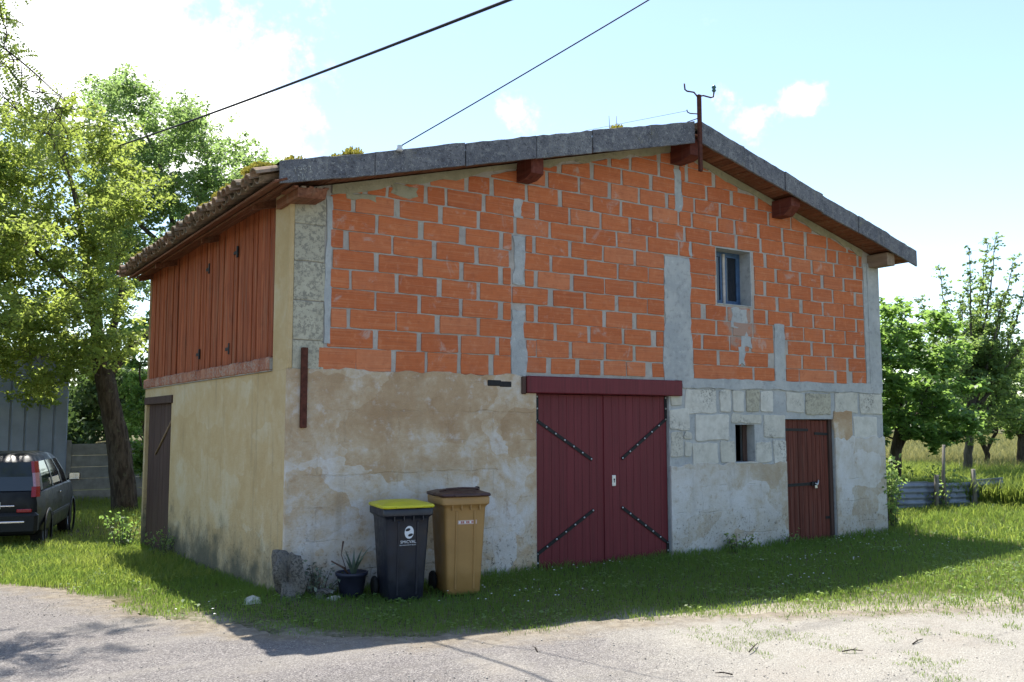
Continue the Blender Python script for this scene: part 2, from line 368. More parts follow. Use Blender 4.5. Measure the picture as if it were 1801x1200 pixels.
BRICK = mat_brick()
MORTAR = mat_mortar('grey mortar', (.33, .30, .27), (.42, .385, .345), (.26, .225, .20))
CEMENT = mat_mortar('cement smear', (.33, .345, .345), (.42, .425, .41), (.25, .255, .25), .12)
GREENMORT = mat_mortar('greenish mortar', (.27, .25, .17), (.34, .31, .22), (.20, .19, .13), .5)
RENDER = mat_render('lime render, patchy', [(.36, .24, .14), (.425, .305, .19), (.475, .37, .255), (.52, .45, .365), (.58, .55, .52)], (.24, .19, .135), .35, lowwhite=.085)
RENDER_R = mat_render('lime render, whitish', [(.36, .285, .195), (.42, .36, .275), (.475, .435, .37), (.52, .495, .45), (.57, .555, .53)], (.28, .26, .23), .35, seed=4.0)
RENDER_S = mat_render('ochre render', [(.44, .32, .165), (.475, .35, .185), (.495, .372, .205), (.51, .395, .232), (.54, .455, .305)], (.13, .12, .085), 1.0, seed=9.0, ghost=.0)
STONE = mat_stone('limestone', (.50, .475, .40), (.58, .56, .50), dk=(.56, .70), amt=.7)
QUOIN = mat_stone('lichen-blackened limestone', (.40, .37, .285), (.46, .43, .33), dark=(.11, .106, .096), dk=(.38, .56), amt=.62, sc=1.0)
BLOCKST = mat_stone('mossy rough stone', (.13, .12, .105), (.17, .155, .135), dark=(.04, .04, .036), dk=(.40, .55), amt=.85, sc=1.4)
LICHEN = mat_lichen()
W_RED = mat_wood('red-brown weathered boards', [(.095, .024, .011), (.34, .085, .031), (.52, .18, .078)], (45, 45, 1.4), grey=(.24, .16, .10), grey_amt=.35)
W_GREY = mat_wood('grey weathered board', [(.16, .16, .17), (.24, .245, .26), (.33, .33, .34)], (45, 45, 1.4))
W_MAROON = mat_wood('maroon paint on boards', [(.085, .009, .013), (.122, .0115, .0175), (.155, .018, .025)], (60, 60, 1.2), rough=.6, spec=.35, bump=.25)
W_DOOR = mat_wood('faded brown-red door boards', [(.06, .018, .012), (.125, .036, .024), (.19, .062, .04)], (50, 50, 1.3), grey=(.16, .09, .07), grey_amt=.3)
W_BROWN = mat_wood('dark brown door boards', [(.045, .027, .021), (.075, .045, .036), (.11, .07, .055)], (40, 40, 1.2), grey=(.13, .10, .08), grey_amt=.3)
W_ROOF = mat_wood('stained roof boards', [(.09, .035, .02), (.19, .075, .04), (.28, .13, .075)], (30, 1.6, 30), grey=(.22, .17, .11), grey_amt=.5)
W_BEAM = mat_wood('red-stained beam', [(.075, .02, .014), (.13, .035, .024), (.18, .055, .035)], (25, 2.0, 25), grey=(.17, .10, .08), grey_amt=.25)
W_PALE = mat_wood('bare beam', [(.17, .12, .08), (.25, .18, .12), (.33, .25, .17)], (25, 2.0, 25))
W_POST = mat_wood('grey fence post', [(.10, .09, .075), (.17, .155, .13), (.24, .22, .19)], (40, 40, 2))
def mat_tile():
    m = Mat('old canal tile', .92, .12); r_ = m.rand(); p = m.pos(); n = m.noise(p, 9, 6, .65)
    c = m.ramp(r_, [(0, (.20, .125, .085)), (.4, (.30, .21, .15)), (.7, (.19, .15, .115)), (1, (.38, .28, .21))])
    c = m.mix(m.rng(n, .42, .62, 0, .75), c, (.11, .095, .07)); l = m.noise(m.pos(off=(5, 1, 2)), 22, 5, .7)
    c = m.mix(m.rng(l, .55, .66, 0, .7), c, (.25, .235, .14)); m.col(c); m.bump(m.math('ADD', n, l), .7, .01); return m.m
TILE = mat_tile()
MOSS = mat_leaf('yellow moss', (.16, .15, .03), (.33, .29, .05), (.45, .40, .08), (.5, .45, .08), .3, .1)
RUST = plain('rusted iron', (.085, .030, .020), .85, .2, .2, .45, 25)
IRON = plain('black iron', (.016, .016, .018), .6, .4, .5, .4, 30)
STEEL = plain('bright bolt', (.55, .55, .53), .35, .5, .9, .15, 40)
BRASSW = plain('white lock plate', (.60, .60, .57), .4, .5, .3, .12, 30)
DARK = plain('dark interior', (.02, .018, .016), .95, .05)
BLUEP = plain('blue window paint', (.05, .10, .19), .5, .4, 0, .3, 14)
WHITEP = plain('worn pale paint', (.42, .38, .34), .7, .3, 0, .25, 14)
def mat_glass():
    m = Mat('window glass', .06, .6); m.col((.012, .016, .024)); return m.m
GLASS = mat_glass()
SILLB = mat_stone('old red brick', (.30, .115, .07), (.40, .20, .13), dark=(.36, .32, .27), dk=(.42, .6), amt=.7, sc=1.2)
P_BLACK = plain('navy-black plastic', (.0105, .0125, .022), .42, .45, 0, .25, 5)
P_YELLOW = plain('yellow plastic', (.50, .46, .02), .42, .45, 0, .12, 6)
P_TAN = plain('tan-brown plastic', (.31, .175, .058), .5, .4, 0, .14, 4)
P_BROWN = plain('dark brown plastic', (.055, .026, .022), .45, .4, 0, .2, 6)
P_POT = plain('dark blue-grey pot plastic', (.016, .019, .038), .5, .4, 0, .25, 8)
WHITE = plain('white print', (.62, .64, .68), .6, .3, 0, .06, 30)
PINKW = plain('faded sticker', (.52, .40, .36), .6, .3, 0, .15, 60)
REDPR = plain('faded red print', (.36, .10, .09), .6, .3, 0, .2, 60)
CHALK = plain('white paint marks', (.26, .26, .25), .9, .1, 0, .95, 60)
RUBBER = plain('rubber', (.014, .014, .014), .8, .2, 0, .2, 20)
CABLE = plain('cable sheath', (.02, .02, .024), .7, .2, 0, .2, 20)
WIRE = plain('dull wire', (.07, .07, .075), .6, .3, .4, .2, 20)
GALV = plain('weathered galvanised sheet', (.19, .215, .26), .6, .4, .35, .35, 6)
SHEDM = plain('blue-grey steel cladding', (.20, .235, .30), .6, .3, .1, .15, 3)
SHEDC = plain('concrete fence slab', (.20, .195, .19), .95, .1, 0, .25, 5)
CARP = plain('dark blue car paint', (.004, .005, .010), .4, .25, .0, .1, 2)
CARB = plain('black car trim', (.012, .012, .013), .6, .3, 0, .1, 20)
CARG = mat_glass()
REDL = plain('red tail lens', (.30, .006, .012), .2, .6, 0, .1, 30)
CLEARL = plain('clear tail lens', (.42, .22, .26), .2, .6, .2, .1, 40)
CHROME = plain('chrome', (.7, .7, .72), .15, .5, 1.0, .05, 30)
ROAD = mat_road(); GROUND = mat_ground()
BARK = mat_bark('bark', (.035, .028, .022), (.085, .07, .055)); BARK2 = mat_bark('pale bark', (.07, .06, .05), (.14, .125, .105))
LEAF_A = mat_leaf('yellow-green leaves', (.07, .12, .03), (.12, .175, .04), (.21, .22, .075), (.46, .56, .11), .62)
LEAF_B = mat_leaf('grey-green leaves', (.075, .13, .055), (.12, .18, .08), (.19, .235, .12), (.38, .55, .16), .6)
LEAF_C = mat_leaf('feathery leaves', (.09, .16, .03), (.14, .21, .04), (.21, .25, .07), (.42, .52, .09), .5)
LEAF_F = mat_leaf('dark glossy leaves', (.05, .115, .03), (.085, .165, .045), (.13, .22, .075), (.36, .56, .12), .54, .5)
LEAF_D = mat_leaf('fresh green leaves', (.075, .14, .04), (.12, .19, .06), (.18, .24, .095), (.40, .56, .14), .52)
LEAF_H = mat_leaf('far foliage', (.035, .065, .025), (.055, .09, .035), (.09, .125, .05), (.15, .24, .06), .35, .15)
GRASS = mat_leaf('grass blades', (.06, .105, .02), (.10, .155, .03), (.22, .21, .075), (.42, .52, .09), .5, .25)
GRASS_L = mat_leaf('short lawn blades', (.05, .115, .022), (.08, .155, .03), (.18, .19, .065), (.34, .48, .08), .48, .2)
HAY = mat_leaf('tall pale meadow grass', (.10, .13, .03), (.20, .20, .075), (.34, .29, .14), (.45, .42, .15), .4, .15)

# ------------------------------------------------------------------ ground and road
def sstep(v, a, b):
    t = np.clip((np.asarray(v, float)-a)/(b-a), 0, 1); return t*t*(3-2*t)
def g(x, y):
    x = np.asarray(x, float); y = np.asarray(y, float)
    return (.13 + (1-sstep(x, 3, 9))*(-.032*np.clip(y, 0, 9)) + .17*sstep(x, 9.5, 13)*sstep(y, -5, -1.5)
            + .06*np.exp(-((x+.1)**2+(y+.2)**2)/.5))
def vnoise(x, y, s=1.0, seed=0):
    """cheap smooth noise in 0..1"""
    r_ = np.random.default_rng(seed); tab = r_.random((64, 64))
    x = np.asarray(x)*s+100; y = np.asarray(y)*s+100; xi = np.floor(x).astype(int); yi = np.floor(y).astype(int); fx = x-xi; fy = y-yi
    fx = fx*fx*(3-2*fx); fy = fy*fy*(3-2*fy); T = lambda a, b: tab[a % 64, b % 64]
    return (T(xi, yi)*(1-fx)+T(xi+1, yi)*fx)*(1-fy)+(T(xi, yi+1)*(1-fx)+T(xi+1, yi+1)*fx)*fy
def axis(lo, hi, a, b, step, grow=1.25):
    m_ = list(np.arange(a, b+1e-6, step)); s_ = step; x = b
    while x < hi: s_ *= grow; x += s_; m_.append(x)
    s_ = step; x = a
    while x > lo: s_ *= grow; x -= s_; m_.insert(0, x)
    return np.array(m_)
ax = axis(-900, 900, -10, 20, .4); ay = axis(-300, 1200, -10, 16, .4)
GX, GY = np.meshgrid(ax, ay, indexing='ij'); GZ = g(GX, GY)+(vnoise(GX, GY, .9, 3)-.5)*.03*sstep(np.hypot(GX, GY), 0, 3)
def grid_faces(nx, ny):
    i, j = np.meshgrid(np.arange(nx-1), np.arange(ny-1), indexing='ij'); a = i*ny+j
    return np.stack([a, a+ny, a+ny+1, a+1], -1).reshape(-1, 4)
me = arr_mesh('ground', np.stack([GX, GY, GZ-.02], -1).reshape(-1, 3), grid_faces(len(ax), len(ay)), smooth=True)
gmesh = me
ROADPOLY = np.array([(-3.0,4.5),(-2.60,3.83),(-2.28,3.27),(-1.79,2.34),(-1.43,1.01),(-1.31,0.0),(-0.99,-0.57),(-0.59,-1.43),(0.36,-2.31),(1.12,-2.53),(1.96,-2.64),(2.76,-2.89),(3.72,-3.3),(4.9,-3.9),(6.4,-4.5),(9,-4.9),(16,-6.2),(16,-16),(-16,-16),(-16,12),(-6,7.5),(-3.4,5.2)])
def in_poly(x, y, P):
    ins = np.zeros(np.shape(x), bool); n = len(P)
    for i in range(n):
        x0, y0 = P[i]; x1, y1 = P[(i+1) % n]
        c = ((y0 > y) != (y1 > y)) & (x < (x1-x0)*(y-y0)/(y1-y0+1e-12)+x0); ins ^= c
    return ins
def on_road(x, y, amp=.16):
    jx = (vnoise(x, y, 1.7, 5)-.5)*amp+(vnoise(x, y, 6, 6)-.5)*amp*.5; jy = (vnoise(x, y, 1.7, 7)-.5)*amp+(vnoise(x, y, 6, 8)-.5)*amp*.5
    return in_poly(x+jx, y+jy, ROADPOLY)
rx = np.arange(-7, 12, .055); ry = np.arange(-10.5, 6, .055)
RX, RY = np.meshgrid(rx, ry, indexing='ij'); F = grid_faces(len(rx), len(ry))
V = np.stack([RX, RY, g(RX, RY)+.004+(vnoise(RX, RY, 2.2, 9)-.5)*.02+(vnoise(RX, RY, 7, 10)-.5)*.008], -1).reshape(-1, 3)
cx = V[F[:, :2], 0].mean(1); cy = V[F[:, 1:3], 1].mean(1); F = F[on_road(cx, cy)]
used = np.unique(F); remap = np.full(len(V), -1); remap[used] = np.arange(len(used))
def poly_dist(x, y, Pp=ROADPOLY, n0=0, n1=15):
    d = np.full(np.shape(x), 1e9)
    for i in range(n0, n1):
        a, b = Pp[i], Pp[i+1]; e = b-a; t = np.clip(((x-a[0])*e[0]+(y-a[1])*e[1])/(e @ e), 0, 1); d = np.minimum(d, np.hypot(x-a[0]-t*e[0], y-a[1]-t*e[1]))
    return d
at = gmesh.attributes.new('edge', 'FLOAT', 'POINT'); at.data.foreach_set('value', (poly_dist(GX.ravel(), GY.ravel())+1.2*(1-sstep(GX.ravel(), 1.0, 4.0))*0+.45*(1-sstep(GX.ravel(), 1.0, 3.5))).astype(np.float32))
ground = tag(link('ground', gmesh, GROUND), kind='structure')
rm = arr_mesh('road', V[used], remap[F], smooth=True); at = rm.attributes.new('edge', 'FLOAT', 'POINT'); at.data.foreach_set('value', poly_dist(V[used, 0], V[used, 1]).astype(np.float32))
road = tag(link('road', rm, ROAD), kind='structure')

# ------------------------------------------------------------------ barn
W = 10.10; DEP = 6.85
barn = tag(empty('barn'), 'old barn with orange brick gable over lime-rendered walls and maroon double door', 'barn')
def Ftop(x): return 4.60+.257*x if x <= 5.55 else 6.026-.2585*(x-5.55)
def Wtop(x): return Ftop(x)-.225
rj = lambda a: random.uniform(-a, a)
# gable wall, upper half (the mortar bed the bricks sit in), with the window opening
mb = MB()
def strip(mb, x0, x1, z0, z1=None):
    if z1 is None:
        pts = [(x0, z0), (x1, z0), (x1, Wtop(x1))]
        if x0 < 5.55 < x1: pts.append((5.55, Wtop(5.55)))
        pts.append((x0, Wtop(x0)))
        mb.prism(pts, 0, .28)
    else: mb.prism([(x0, z0), (x1, z0), (x1, z1), (x0, z1)], 0, .28)
strip(mb, 0, 6.32, 2.45); strip(mb, 6.32, 7.05, 2.45, 3.61); strip(mb, 6.32, 7.05, 4.44); strip(mb, 7.05, W, 2.45)
gable = mb.build('gable_wall', MORTAR, barn)
mb = MB(); ZB = -.4
for a in [(0,3.15,ZB,2.45),(3.15,5.35,2.27,2.45),(5.35,6.63,ZB,2.45),(6.63,7.03,ZB,1.34),(6.63,7.03,1.875,2.45),(7.03,7.70,ZB,2.45),(7.70,8.83,1.955,2.45),(8.83,W,ZB,2.45)]: strip(mb, *a)
lower = mb.build('lower_gable_wall', CEMENT, barn)
# side wall towards the camera's left, long wall opposite, back gable
mb = MB(); mb.box(-.005, .28, .002, 4.98, ZB, 2.47); mb.box(0, .28, 4.98, 6.73, 2.30, 2.47); mb.box(0, .28, 6.73, DEP, ZB, 2.47); mb.box(-.005, .28, .002, .47, 2.471, Wtop(0)+.02); mb.box(0.02, .28, 6.84, DEP, 2.47, Wtop(0))
side = mb.build('side_wall', RENDER_S, barn)
mb = MB(); mb.box(W-.28, W, .281, DEP, ZB, Wtop(W)); mb.build('far_side_wall', RENDER_S, barn)
mb = MB(); mb.prism([(.281, ZB), (W-.281, ZB), (W-.281, Wtop(W-.28)), (5.55, Wtop(5.55)), (.281, Wtop(.28))], DEP-.28, DEP-.001); mb.build('back_wall', RENDER_S, barn)
mb = MB(); mb.box(.281, W-.281, .281, DEP-.281, .10, .14); mb.build('earth_floor', DARK, barn)

# --- bricks
C0, Z0 = .215, 2.5
ROWS = {
 0:[(0.34,0.74),(0.77,1.17),(1.25,1.59),(1.65,2.01),(2.09,2.44),(2.54,2.76),(3.01,3.28),(3.39,3.74),(3.83,4.15),(4.23,4.58),(4.62,4.91),(5.07,5.36),(5.84,6.67),(6.69,7.00),(7.07,7.48),(7.77,8.02),(8.07,8.87),(8.96,9.18),(9.36,9.68)],
 1:[(0.44,0.94),(1.03,1.48),(1.57,2.02),(2.09,2.54),(2.62,2.76),(3.02,3.13),(3.17,3.64),(3.72,4.20),(4.27,4.69),(4.78,5.24),(5.84,6.27),(6.36,6.76),(6.86,7.34),(7.78,8.09),(8.16,8.65),(8.73,9.18),(9.27,9.68)],
 2:[(0.47,0.63),(0.70,1.21),(1.26,1.71),(1.81,2.27),(2.35,2.83),(2.94,3.40),(3.48,3.94),(4.02,4.51),(4.59,5.02),(5.15,5.25),(5.81,5.96),(6.04,6.52),(6.58,6.93),(7.02,7.47),(7.83,8.32),(8.40,8.83),(8.91,9.38),(9.48,9.66)],
 3:[(0.46,0.95),(1.01,1.49),(1.56,2.03),(2.11,2.57),(2.68,2.76),(3.01,3.10),(3.19,3.67),(3.74,4.19),(4.28,4.70),(4.80,5.27),(5.79,6.25),(6.32,6.59),(6.64,7.02),(7.07,7.47),(7.75,8.15),(8.21,8.63),(8.71,9.16),(9.22,9.67)],
 4:[(0.46,0.65),(0.71,1.20),(1.28,1.74),(1.83,2.27),(2.35,2.77),(2.81,3.31),(3.43,3.88),(3.95,4.40),(4.49,4.96),(5.00,5.27),(5.81,5.97),(6.10,6.48),(6.54,6.98),(7.08,7.31),(7.40,7.85),(7.94,8.38),(8.46,8.89),(8.97,9.44),(9.52,9.67)],
 5:[(0.49,0.94),(1.03,1.49),(1.58,2.03),(2.12,2.58),(2.68,2.76),(3.00,3.10),(3.19,3.66),(3.75,4.22),(4.27,4.73),(4.81,5.28),(5.79,6.27),(7.11,7.54),(7.64,8.08),(8.19,8.62),(8.70,9.16),(9.21,9.67)],
 6:[(0.46,0.57),(0.67,1.15),(1.21,1.67),(1.76,2.24),(2.33,2.73),(2.93,3.34),(3.42,3.89),(3.97,4.44),(4.50,4.98),(5.03,5.28),(5.79,6.27),(7.12,7.28),(7.38,7.84),(7.92,8.36),(8.44,8.88),(8.95,9.43),(9.53,9.67)],
 7:[(0.47,0.95),(1.02,1.49),(1.59,2.03),(2.15,2.59),(2.68,2.77),(3.01,3.08),(3.16,3.64),(3.72,4.19),(4.25,4.73),(4.81,5.28),(5.79,6.28),(7.12,7.53),(7.62,8.09),(8.18,8.61),(8.71,9.15),(9.24,9.66)],
 8:[(0.45,0.66),(0.74,1.18),(1.28,1.75),(1.84,2.27),(2.35,2.80),(2.88,3.33),(3.40,3.89),(3.96,4.43),(4.49,4.96),(5.03,5.55),(5.61,5.79),(5.85,6.28),(7.11,7.30),(7.40,7.87),(7.96,8.38),(8.46,8.92),(9.00,9.44),(9.54,9.69)]}
for k, offs in {9:(.42,.08), 10:(.14,.30), 11:(.44,.02), 12:(.20,.31), 13:(.02,.1), 14:(.3,.2), 15:(.1,.25)}.items():
    row = []; x = .46+offs[0]-.52
    while x < W-.42:
        L_ = .46 if random.random() > .12 else random.choice((.22, .3)); x1 = x+L_+rj(.012)
        a, b = max(x, .46), min(x1, W-.42)
        for s0, s1 in (((a, min(b, 5.52)), (max(a, 5.62), b)) if k > 10 else ((a, b),)):
            if s1-s0 > .07: row.append((s0, s1))
        x = x1+.055+rj(.02)
    ROWS[k] = row
def clip_poly(P, f):
    out = []
    for i in range(len(P)):
        a, b = P[i], P[(i+1) % len(P)]; fa, fb = f(a), f(b)
        if fa >= 0: out.append(a)
        if (fa >= 0) != (fb >= 0):
            t = fa/(fa-fb); out.append((a[0]+(b[0]-a[0])*t, a[1]+(b[1]-a[1])*t))
    return out
def area(P): return .5*sum(P[i][0]*P[(i+1) % len(P)][1]-P[(i+1) % len(P)][0]*P[i][1] for i in range(len(P)))
def rough_outline(P, j=.006, seg=.11, corner=.008):
    """walk round the outline, cut the corners and let the edge wander"""
    out = []; n = len(P)
    for i in range(n):
        a, b = Vector(P[i]), Vector(P[(i+1) % n]); d = b-a; L_ = d.length
        if L_ < 1e-4: continue
        c = min(corner, L_*.25); d /= L_; nn = Vector((d.y, -d.x)); m_ = max(1, int((L_-2*c)/seg))
        for k in range(m_+1):
            q = a+d*(c+(L_-2*c)*k/m_)+nn*rj(j); out.append((q.x, q.y))
    return out
def slab(poly, y_front, y_back, bev=.006, yj=0):
    """plate with an irregular outline and a soft front arris"""
    n = len(poly); cx_ = sum(q[0] for q in poly)/n; cz_ = sum(q[1] for q in poly)/n
    def inset(q):
        d = Vector((cx_-q[0], cz_-q[1])); L_ = d.length; d = d/L_ if L_ else d; return (q[0]+d.x*bev, q[1]+d.y*bev)
    mb = MB(); t0 = [(*inset(q),) for q in poly]
    mb.ring_loft([[(x, y_back, z) for x, z in poly], [(x, y_front+bev*.7, z) for x, z in poly], [(x, y_front+(rj(yj) if yj else 0), z) for x, z in t0]], cap0=False)
    return mb
def clear_of(P):
    """roof line margin, window opening"""
    P = clip_poly(P, lambda q: Wtop(0)+.257*q[0]-.10+.012*math.sin(q[0]*9)-q[1])
    if len(P) > 2: P = clip_poly(P, lambda q: Wtop(5.55)-.2585*(q[0]-5.55)-.11+.012*math.sin(q[0]*8)-q[1])
    return P
nb = 0
TANB = plain('tan mortar-stained brick', (.46, .27, .12), .9, .1, 0, .2, 14)
for k, row in ROWS.items():
    z0 = Z0+C0*k; z1 = z0+C0
    for (a, b) in row:
        lo, hi = z0+.009+rj(.004), z1-.005+rj(.003)
        if k < 9: a -= .013; b += .013
        if k == 0: lo = z0-.03 if a < 2.8 else z0+.02
        if k == 8 and b > 6.30 and a < 7.07:
            if a < 6.30 and b > 6.30: b = 6.30
            elif b > 7.07 and a < 7.07: a = 7.07
            else: continue
            if b-a < .06: continue
        if k == 0 and 2.9 < a < 5.54 and lo < 2.49: lo = 2.492
        P = clear_of([(a, lo), (b, lo), (b, hi), (a, hi)])
        if len(P) < 3 or area(P) < .004: continue
        o = slab(rough_outline(P, .0055), -.010+rj(.004), .03, .005, .0012).build('brick', TANB if (k == 0 and abs(a-4.62) < .01) else BRICK, gable); nb += 1
# a few ragged cement fillings over the brickwork
def patch(x0, x1, z0, z1, j, yf, mat, parent, name='cement_patch', seg=.09, taper=0, sides=(1, 1, 1, 1)):
    def run(a, b, on):
        a, b = Vector(a), Vector(b); n_ = max(2, int((b-a).length/seg)); d = (b-a).normalized(); nn = Vector((d.y, -d.x)); w = 0; out = []
        for k in range(n_):
            w = .6*w+rj(j)*.8; q = a+(b-a)*k/n_+nn*(w if (on and k) else 0); out.append((q.x, q.y))
        return out
    P = run((x0-taper, z0), (x1+taper, z0), sides[0])+run((x1+taper, z0), (x1, z1), sides[1])+run((x1, z1), (x0, z1), sides[2])+run((x0, z1), (x0-taper, z0), sides[3])
    return slab(P, yf, .02, .008, .0015).build(name, mat, parent)
patch(5.30, 5.77, 2.478, 4.20, .022, -.016, CEMENT, gable, taper=.03)
patch(7.50, 7.73, 2.50, 3.38, .022, -.016, CEMENT, gable)
patch(2.785, 2.99, 2.47, 3.28, .03, -.015, CEMENT, gable); patch(2.80, 2.98, 3.60, 4.19, .035, -.014, CEMENT, gable); patch(2.82, 2.96, 4.42, 4.66, .03, -.013, CEMENT, gable)
patch(.385, .455, 2.75, 4.36, .014, -.013, CEMENT, gable)
patch(9.70, 9.80, 2.47, 4.50, .012, -.013, CEMENT, gable)
patch(5.50, 5.64, 4.85, 5.45, .03, -.012, CEMENT, gable); patch(5.78, 5.84, 4.24, 4.60, .02, -.012, CEMENT, gable)
for (a, b, c, d) in [(6.58, 6.92, 3.28, 3.56), (6.78, 7.02, 2.98, 3.32), (.62, .98, 4.36, 4.44), (1.15, 1.5, 4.50, 4.60), (6.72, 6.86, 2.72, 3.0)]:
    patch(a, b, c, d, .04, -.013, CEMENT if a > 6 else GREENMORT, gable)
# greenish bedding mortar under the verge
def verge(x0, x1, w):
    n_ = 26; top = [(x0+(x1-x0)*i/n_, Wtop(x0+(x1-x0)*i/n_)-.004) for i in range(n_+1)]; bot = [(x, z-w-rj(.04)) for x, z in top]
    mb = MB(); vs = [(x, -.022, z) for x, z in top]+[(x, -.012+rj(.004), z) for x, z in bot]+[(x, .02, z) for x, z in top]+[(x, .02, z) for x, z in bot]; m_ = n_+1
    fs = []
    for i in range(n_): fs += [(m_+i, m_+i+1, i+1, i), (3*m_+i, 3*m_+i+1, m_+i+1, m_+i), (i, i+1, 2*m_+i+1, 2*m_+i)]
    mb.add(vs, fs); mb.build('verge_mortar', GREENMORT, gable)
verge(.45, 5.5, .085); verge(5.6, 9.7, .10)

# --- stone pier on the near corner, concrete pier on the far corner
pz = [2.45, 2.78, 3.2, 3.62, 4.02, Wtop(.1)]
for i in range(5):
    t = .004*((i % 2)); P = rough_outline([(.04, pz[i]+.004), (.385-t*3, pz[i]+.004), (.385-t*3, pz[i+1]-.004), (.04, pz[i+1]-.004)], .004)
    slab(P, -.012-t, .05, .006, .001).build('quoin_stone', QUOIN, lower)
mb = MB(); mb.bbox(-.014, .038, -.020, .06, 2.474, Wtop(0)+.01, .01); mb.build('corner_render', RENDER_S, lower)
patch(9.80, W+.005, 2.40, 4.52, .008, -.02, CEMENT, lower, 'corner_pier', sides=(1, 0, 0, 1))
# --- exposed stonework right of the big door
STONES = [(5.36,5.58,2.15,2.28),(5.66,6.25,2.04,2.37),(6.33,6.55,2.06,2.38),(6.60,6.82,2.06,2.37),(6.86,7.14,2.06,2.37),(7.18,7.43,2.06,2.38),(7.75,8.13,2.06,2.36),(8.17,8.77,2.03,2.37),(8.88,9.44,2.07,2.38),(9.51,10.09,2.04,2.37),(5.36,5.72,1.81,2.10),(5.83,6.49,1.67,2.02),(6.55,7.17,1.90,2.03),(7.21,7.68,1.67,2.02),(9.31,9.92,1.65,1.99),(5.37,5.60,1.43,1.78),(5.62,5.76,1.67,1.78),(5.77,6.26,1.32,1.64),(5.62,5.75,1.45,1.64),(6.31,6.61,1.32,1.63),(7.06,7.38,1.32,1.62),(7.42,7.69,1.30,1.65)]
for i, (a, b, c, d) in enumerate(STONES):
    s_ = .02; P = rough_outline([(a+rj(s_), c+rj(s_)), (b+rj(s_)*.5, c+rj(s_)), (b+rj(s_)*.5, d+rj(s_)), (a+rj(s_), d+rj(s_))], .010, .09, .018)
    P = [(min(max(x, 5.355), W), z) for x, z in P]
    slab(P, -.014+rj(.004), .03, .007, .002).build('limestone_block', QUOIN if i in (4, 7) else STONE, lower)
patch(5.60, W, 2.385, 2.52, .016, -.02, CEMENT, lower, 'cement_band')
# --- lime render, thicker than the masonry behind it, with a broken upper edge
patch(-.014, 3.135, ZB, 2.475, .022, -.024, RENDER, lower, 'render_coat', seg=.07, sides=(0, 0, 1, 0))
patch(5.352, 7.695, ZB, 1.325, .03, -.024, RENDER_R, lower, 'render_coat', seg=.07, sides=(0, 0, 1, 0))
patch(8.835, W+.012, ZB, 1.66, .05, -.0245, RENDER_R, lower, 'render_coat', seg=.07, sides=(0, 0, 1, 0))
patch(8.84, 9.28, 1.60, 2.08, .035, -.021, RENDER, lower, 'render_coat', seg=.07, sides=(0, 0, 1, 1))
# beam pocket beside the lintel
mb = MB(); mb.bbox(2.43, 2.62, -.034, .02, 2.345, 2.415, .008); mb.bbox(2.60, 2.77, -.031, .02, 2.335, 2.405, .008); mb.build('beam_stub', IRON, lower)
# iron wall tie
mb = MB(); mb.bbox(.125, .195, -.06, -.026, 1.86, 2.70, .006); mb.build('wall_tie', RUST, barn)

# --- doors
def planked_leaf(x0, x1, z0, z1, yf, th, n_, mat, name, jit=.0, gap=.006, bev=.006):
    mb = MB(); mb.box(x0, x1, yf+th*.6, yf+th, z0, z1); leaf = mb.build(name, mat, barn)
    w = (x1-x0)/n_
    for i in range(n_):
        a = x0+i*w+gap/2; b = x0+(i+1)*w-gap/2
        mb = MB(); mb.bbox(a, b, yf+rj(jit), yf+th*.58, z0-(rj(.01) if jit else 0), z1, bev); mb.build('plank', mat, leaf)
    return leaf
def strap(pts, w, yf, mat, parent, bolts=6, name='strap_hinge'):
    """flat iron bar along a polyline in the wall plane, with round-headed bolts"""
    first = None
    for (a, b) in zip(pts[:-1], pts[1:]):
        a, b = Vector(a), Vector(b); d = (b-a).normalized(); nn = Vector((-d.y, d.x))*w/2; a2 = a-d*w*.35; b2 = b+d*w*.35
        mb = MB(); mb.prism([tuple(a2-nn), tuple(b2-nn), tuple(b2+nn), tuple(a2+nn)], yf-.008, yf+.0); o = mb.build(name, mat, parent)
        L_ = (b-a).length; m_ = max(2, round(L_/.155))
        if bolts:
            for k in range(m_+1):
                q = a+(b-a)*k/m_
                mb = MB(); mb.lathe([(.0, -.012), (.010, -.009), (.013, -.003), (.013, .004)], 8, (q.x, yf-.008, q.y), 'y'); mb.build('bolt', STEEL, parent)
yd = .045
L1 = planked_leaf(3.165, 4.245, .09, 2.262, yd, .05, 9, W_MAROON, 'door_leaf', .0005, .002, .0025)
L2 = planked_leaf(4.262, 5.340, .09, 2.262, yd, .05, 9, W_MAROON, 'door_leaf', .0005, .002, .0025)
strap([(3.185, 2.23), (3.185, 1.935), (4.03, 1.445)], .042, yd-.002, IRON, L1); strap([(3.185, .10), (3.185, .316), (4.05, .795)], .042, yd-.002, IRON, L1)
strap([(5.322, 2.24), (5.322, 1.95), (4.55, 1.445)], .042, yd-.002, IRON, L2); strap([(5.322, .10), (5.322, .30), (4.54, .805)], .042, yd-.002, IRON, L2)
mb = MB(); mb.bbox(4.372, 4.432, yd-.012, yd+.003, 1.09, 1.23, .006); lk = mb.build('lock_plate', BRASSW, L2)
mb = MB(); mb.lathe([(0, -.001), (.013, 0)], 12, (4.402, yd-.0135, 1.175), 'y'); mb.box(4.397, 4.407, yd-.0145, yd-.011, 1.135, 1.17); mb.build('keyhole', IRON, lk)
mb = MB(); mb.box(4.236, 4.272, yd-.012, yd+.004, .09, 2.262); mb.build('cover_strip', W_MAROON, L2)
lint = MB().bbox(2.97, 5.545, -.075, .20, 2.268, 2.478, .012).build('lintel_beam', W_MAROON, barn)
MB().bbox(2.91, 2.965, -.06, .18, 2.255, 2.47, .01).build('beam_end', W_BROWN, lint)
ys = .05
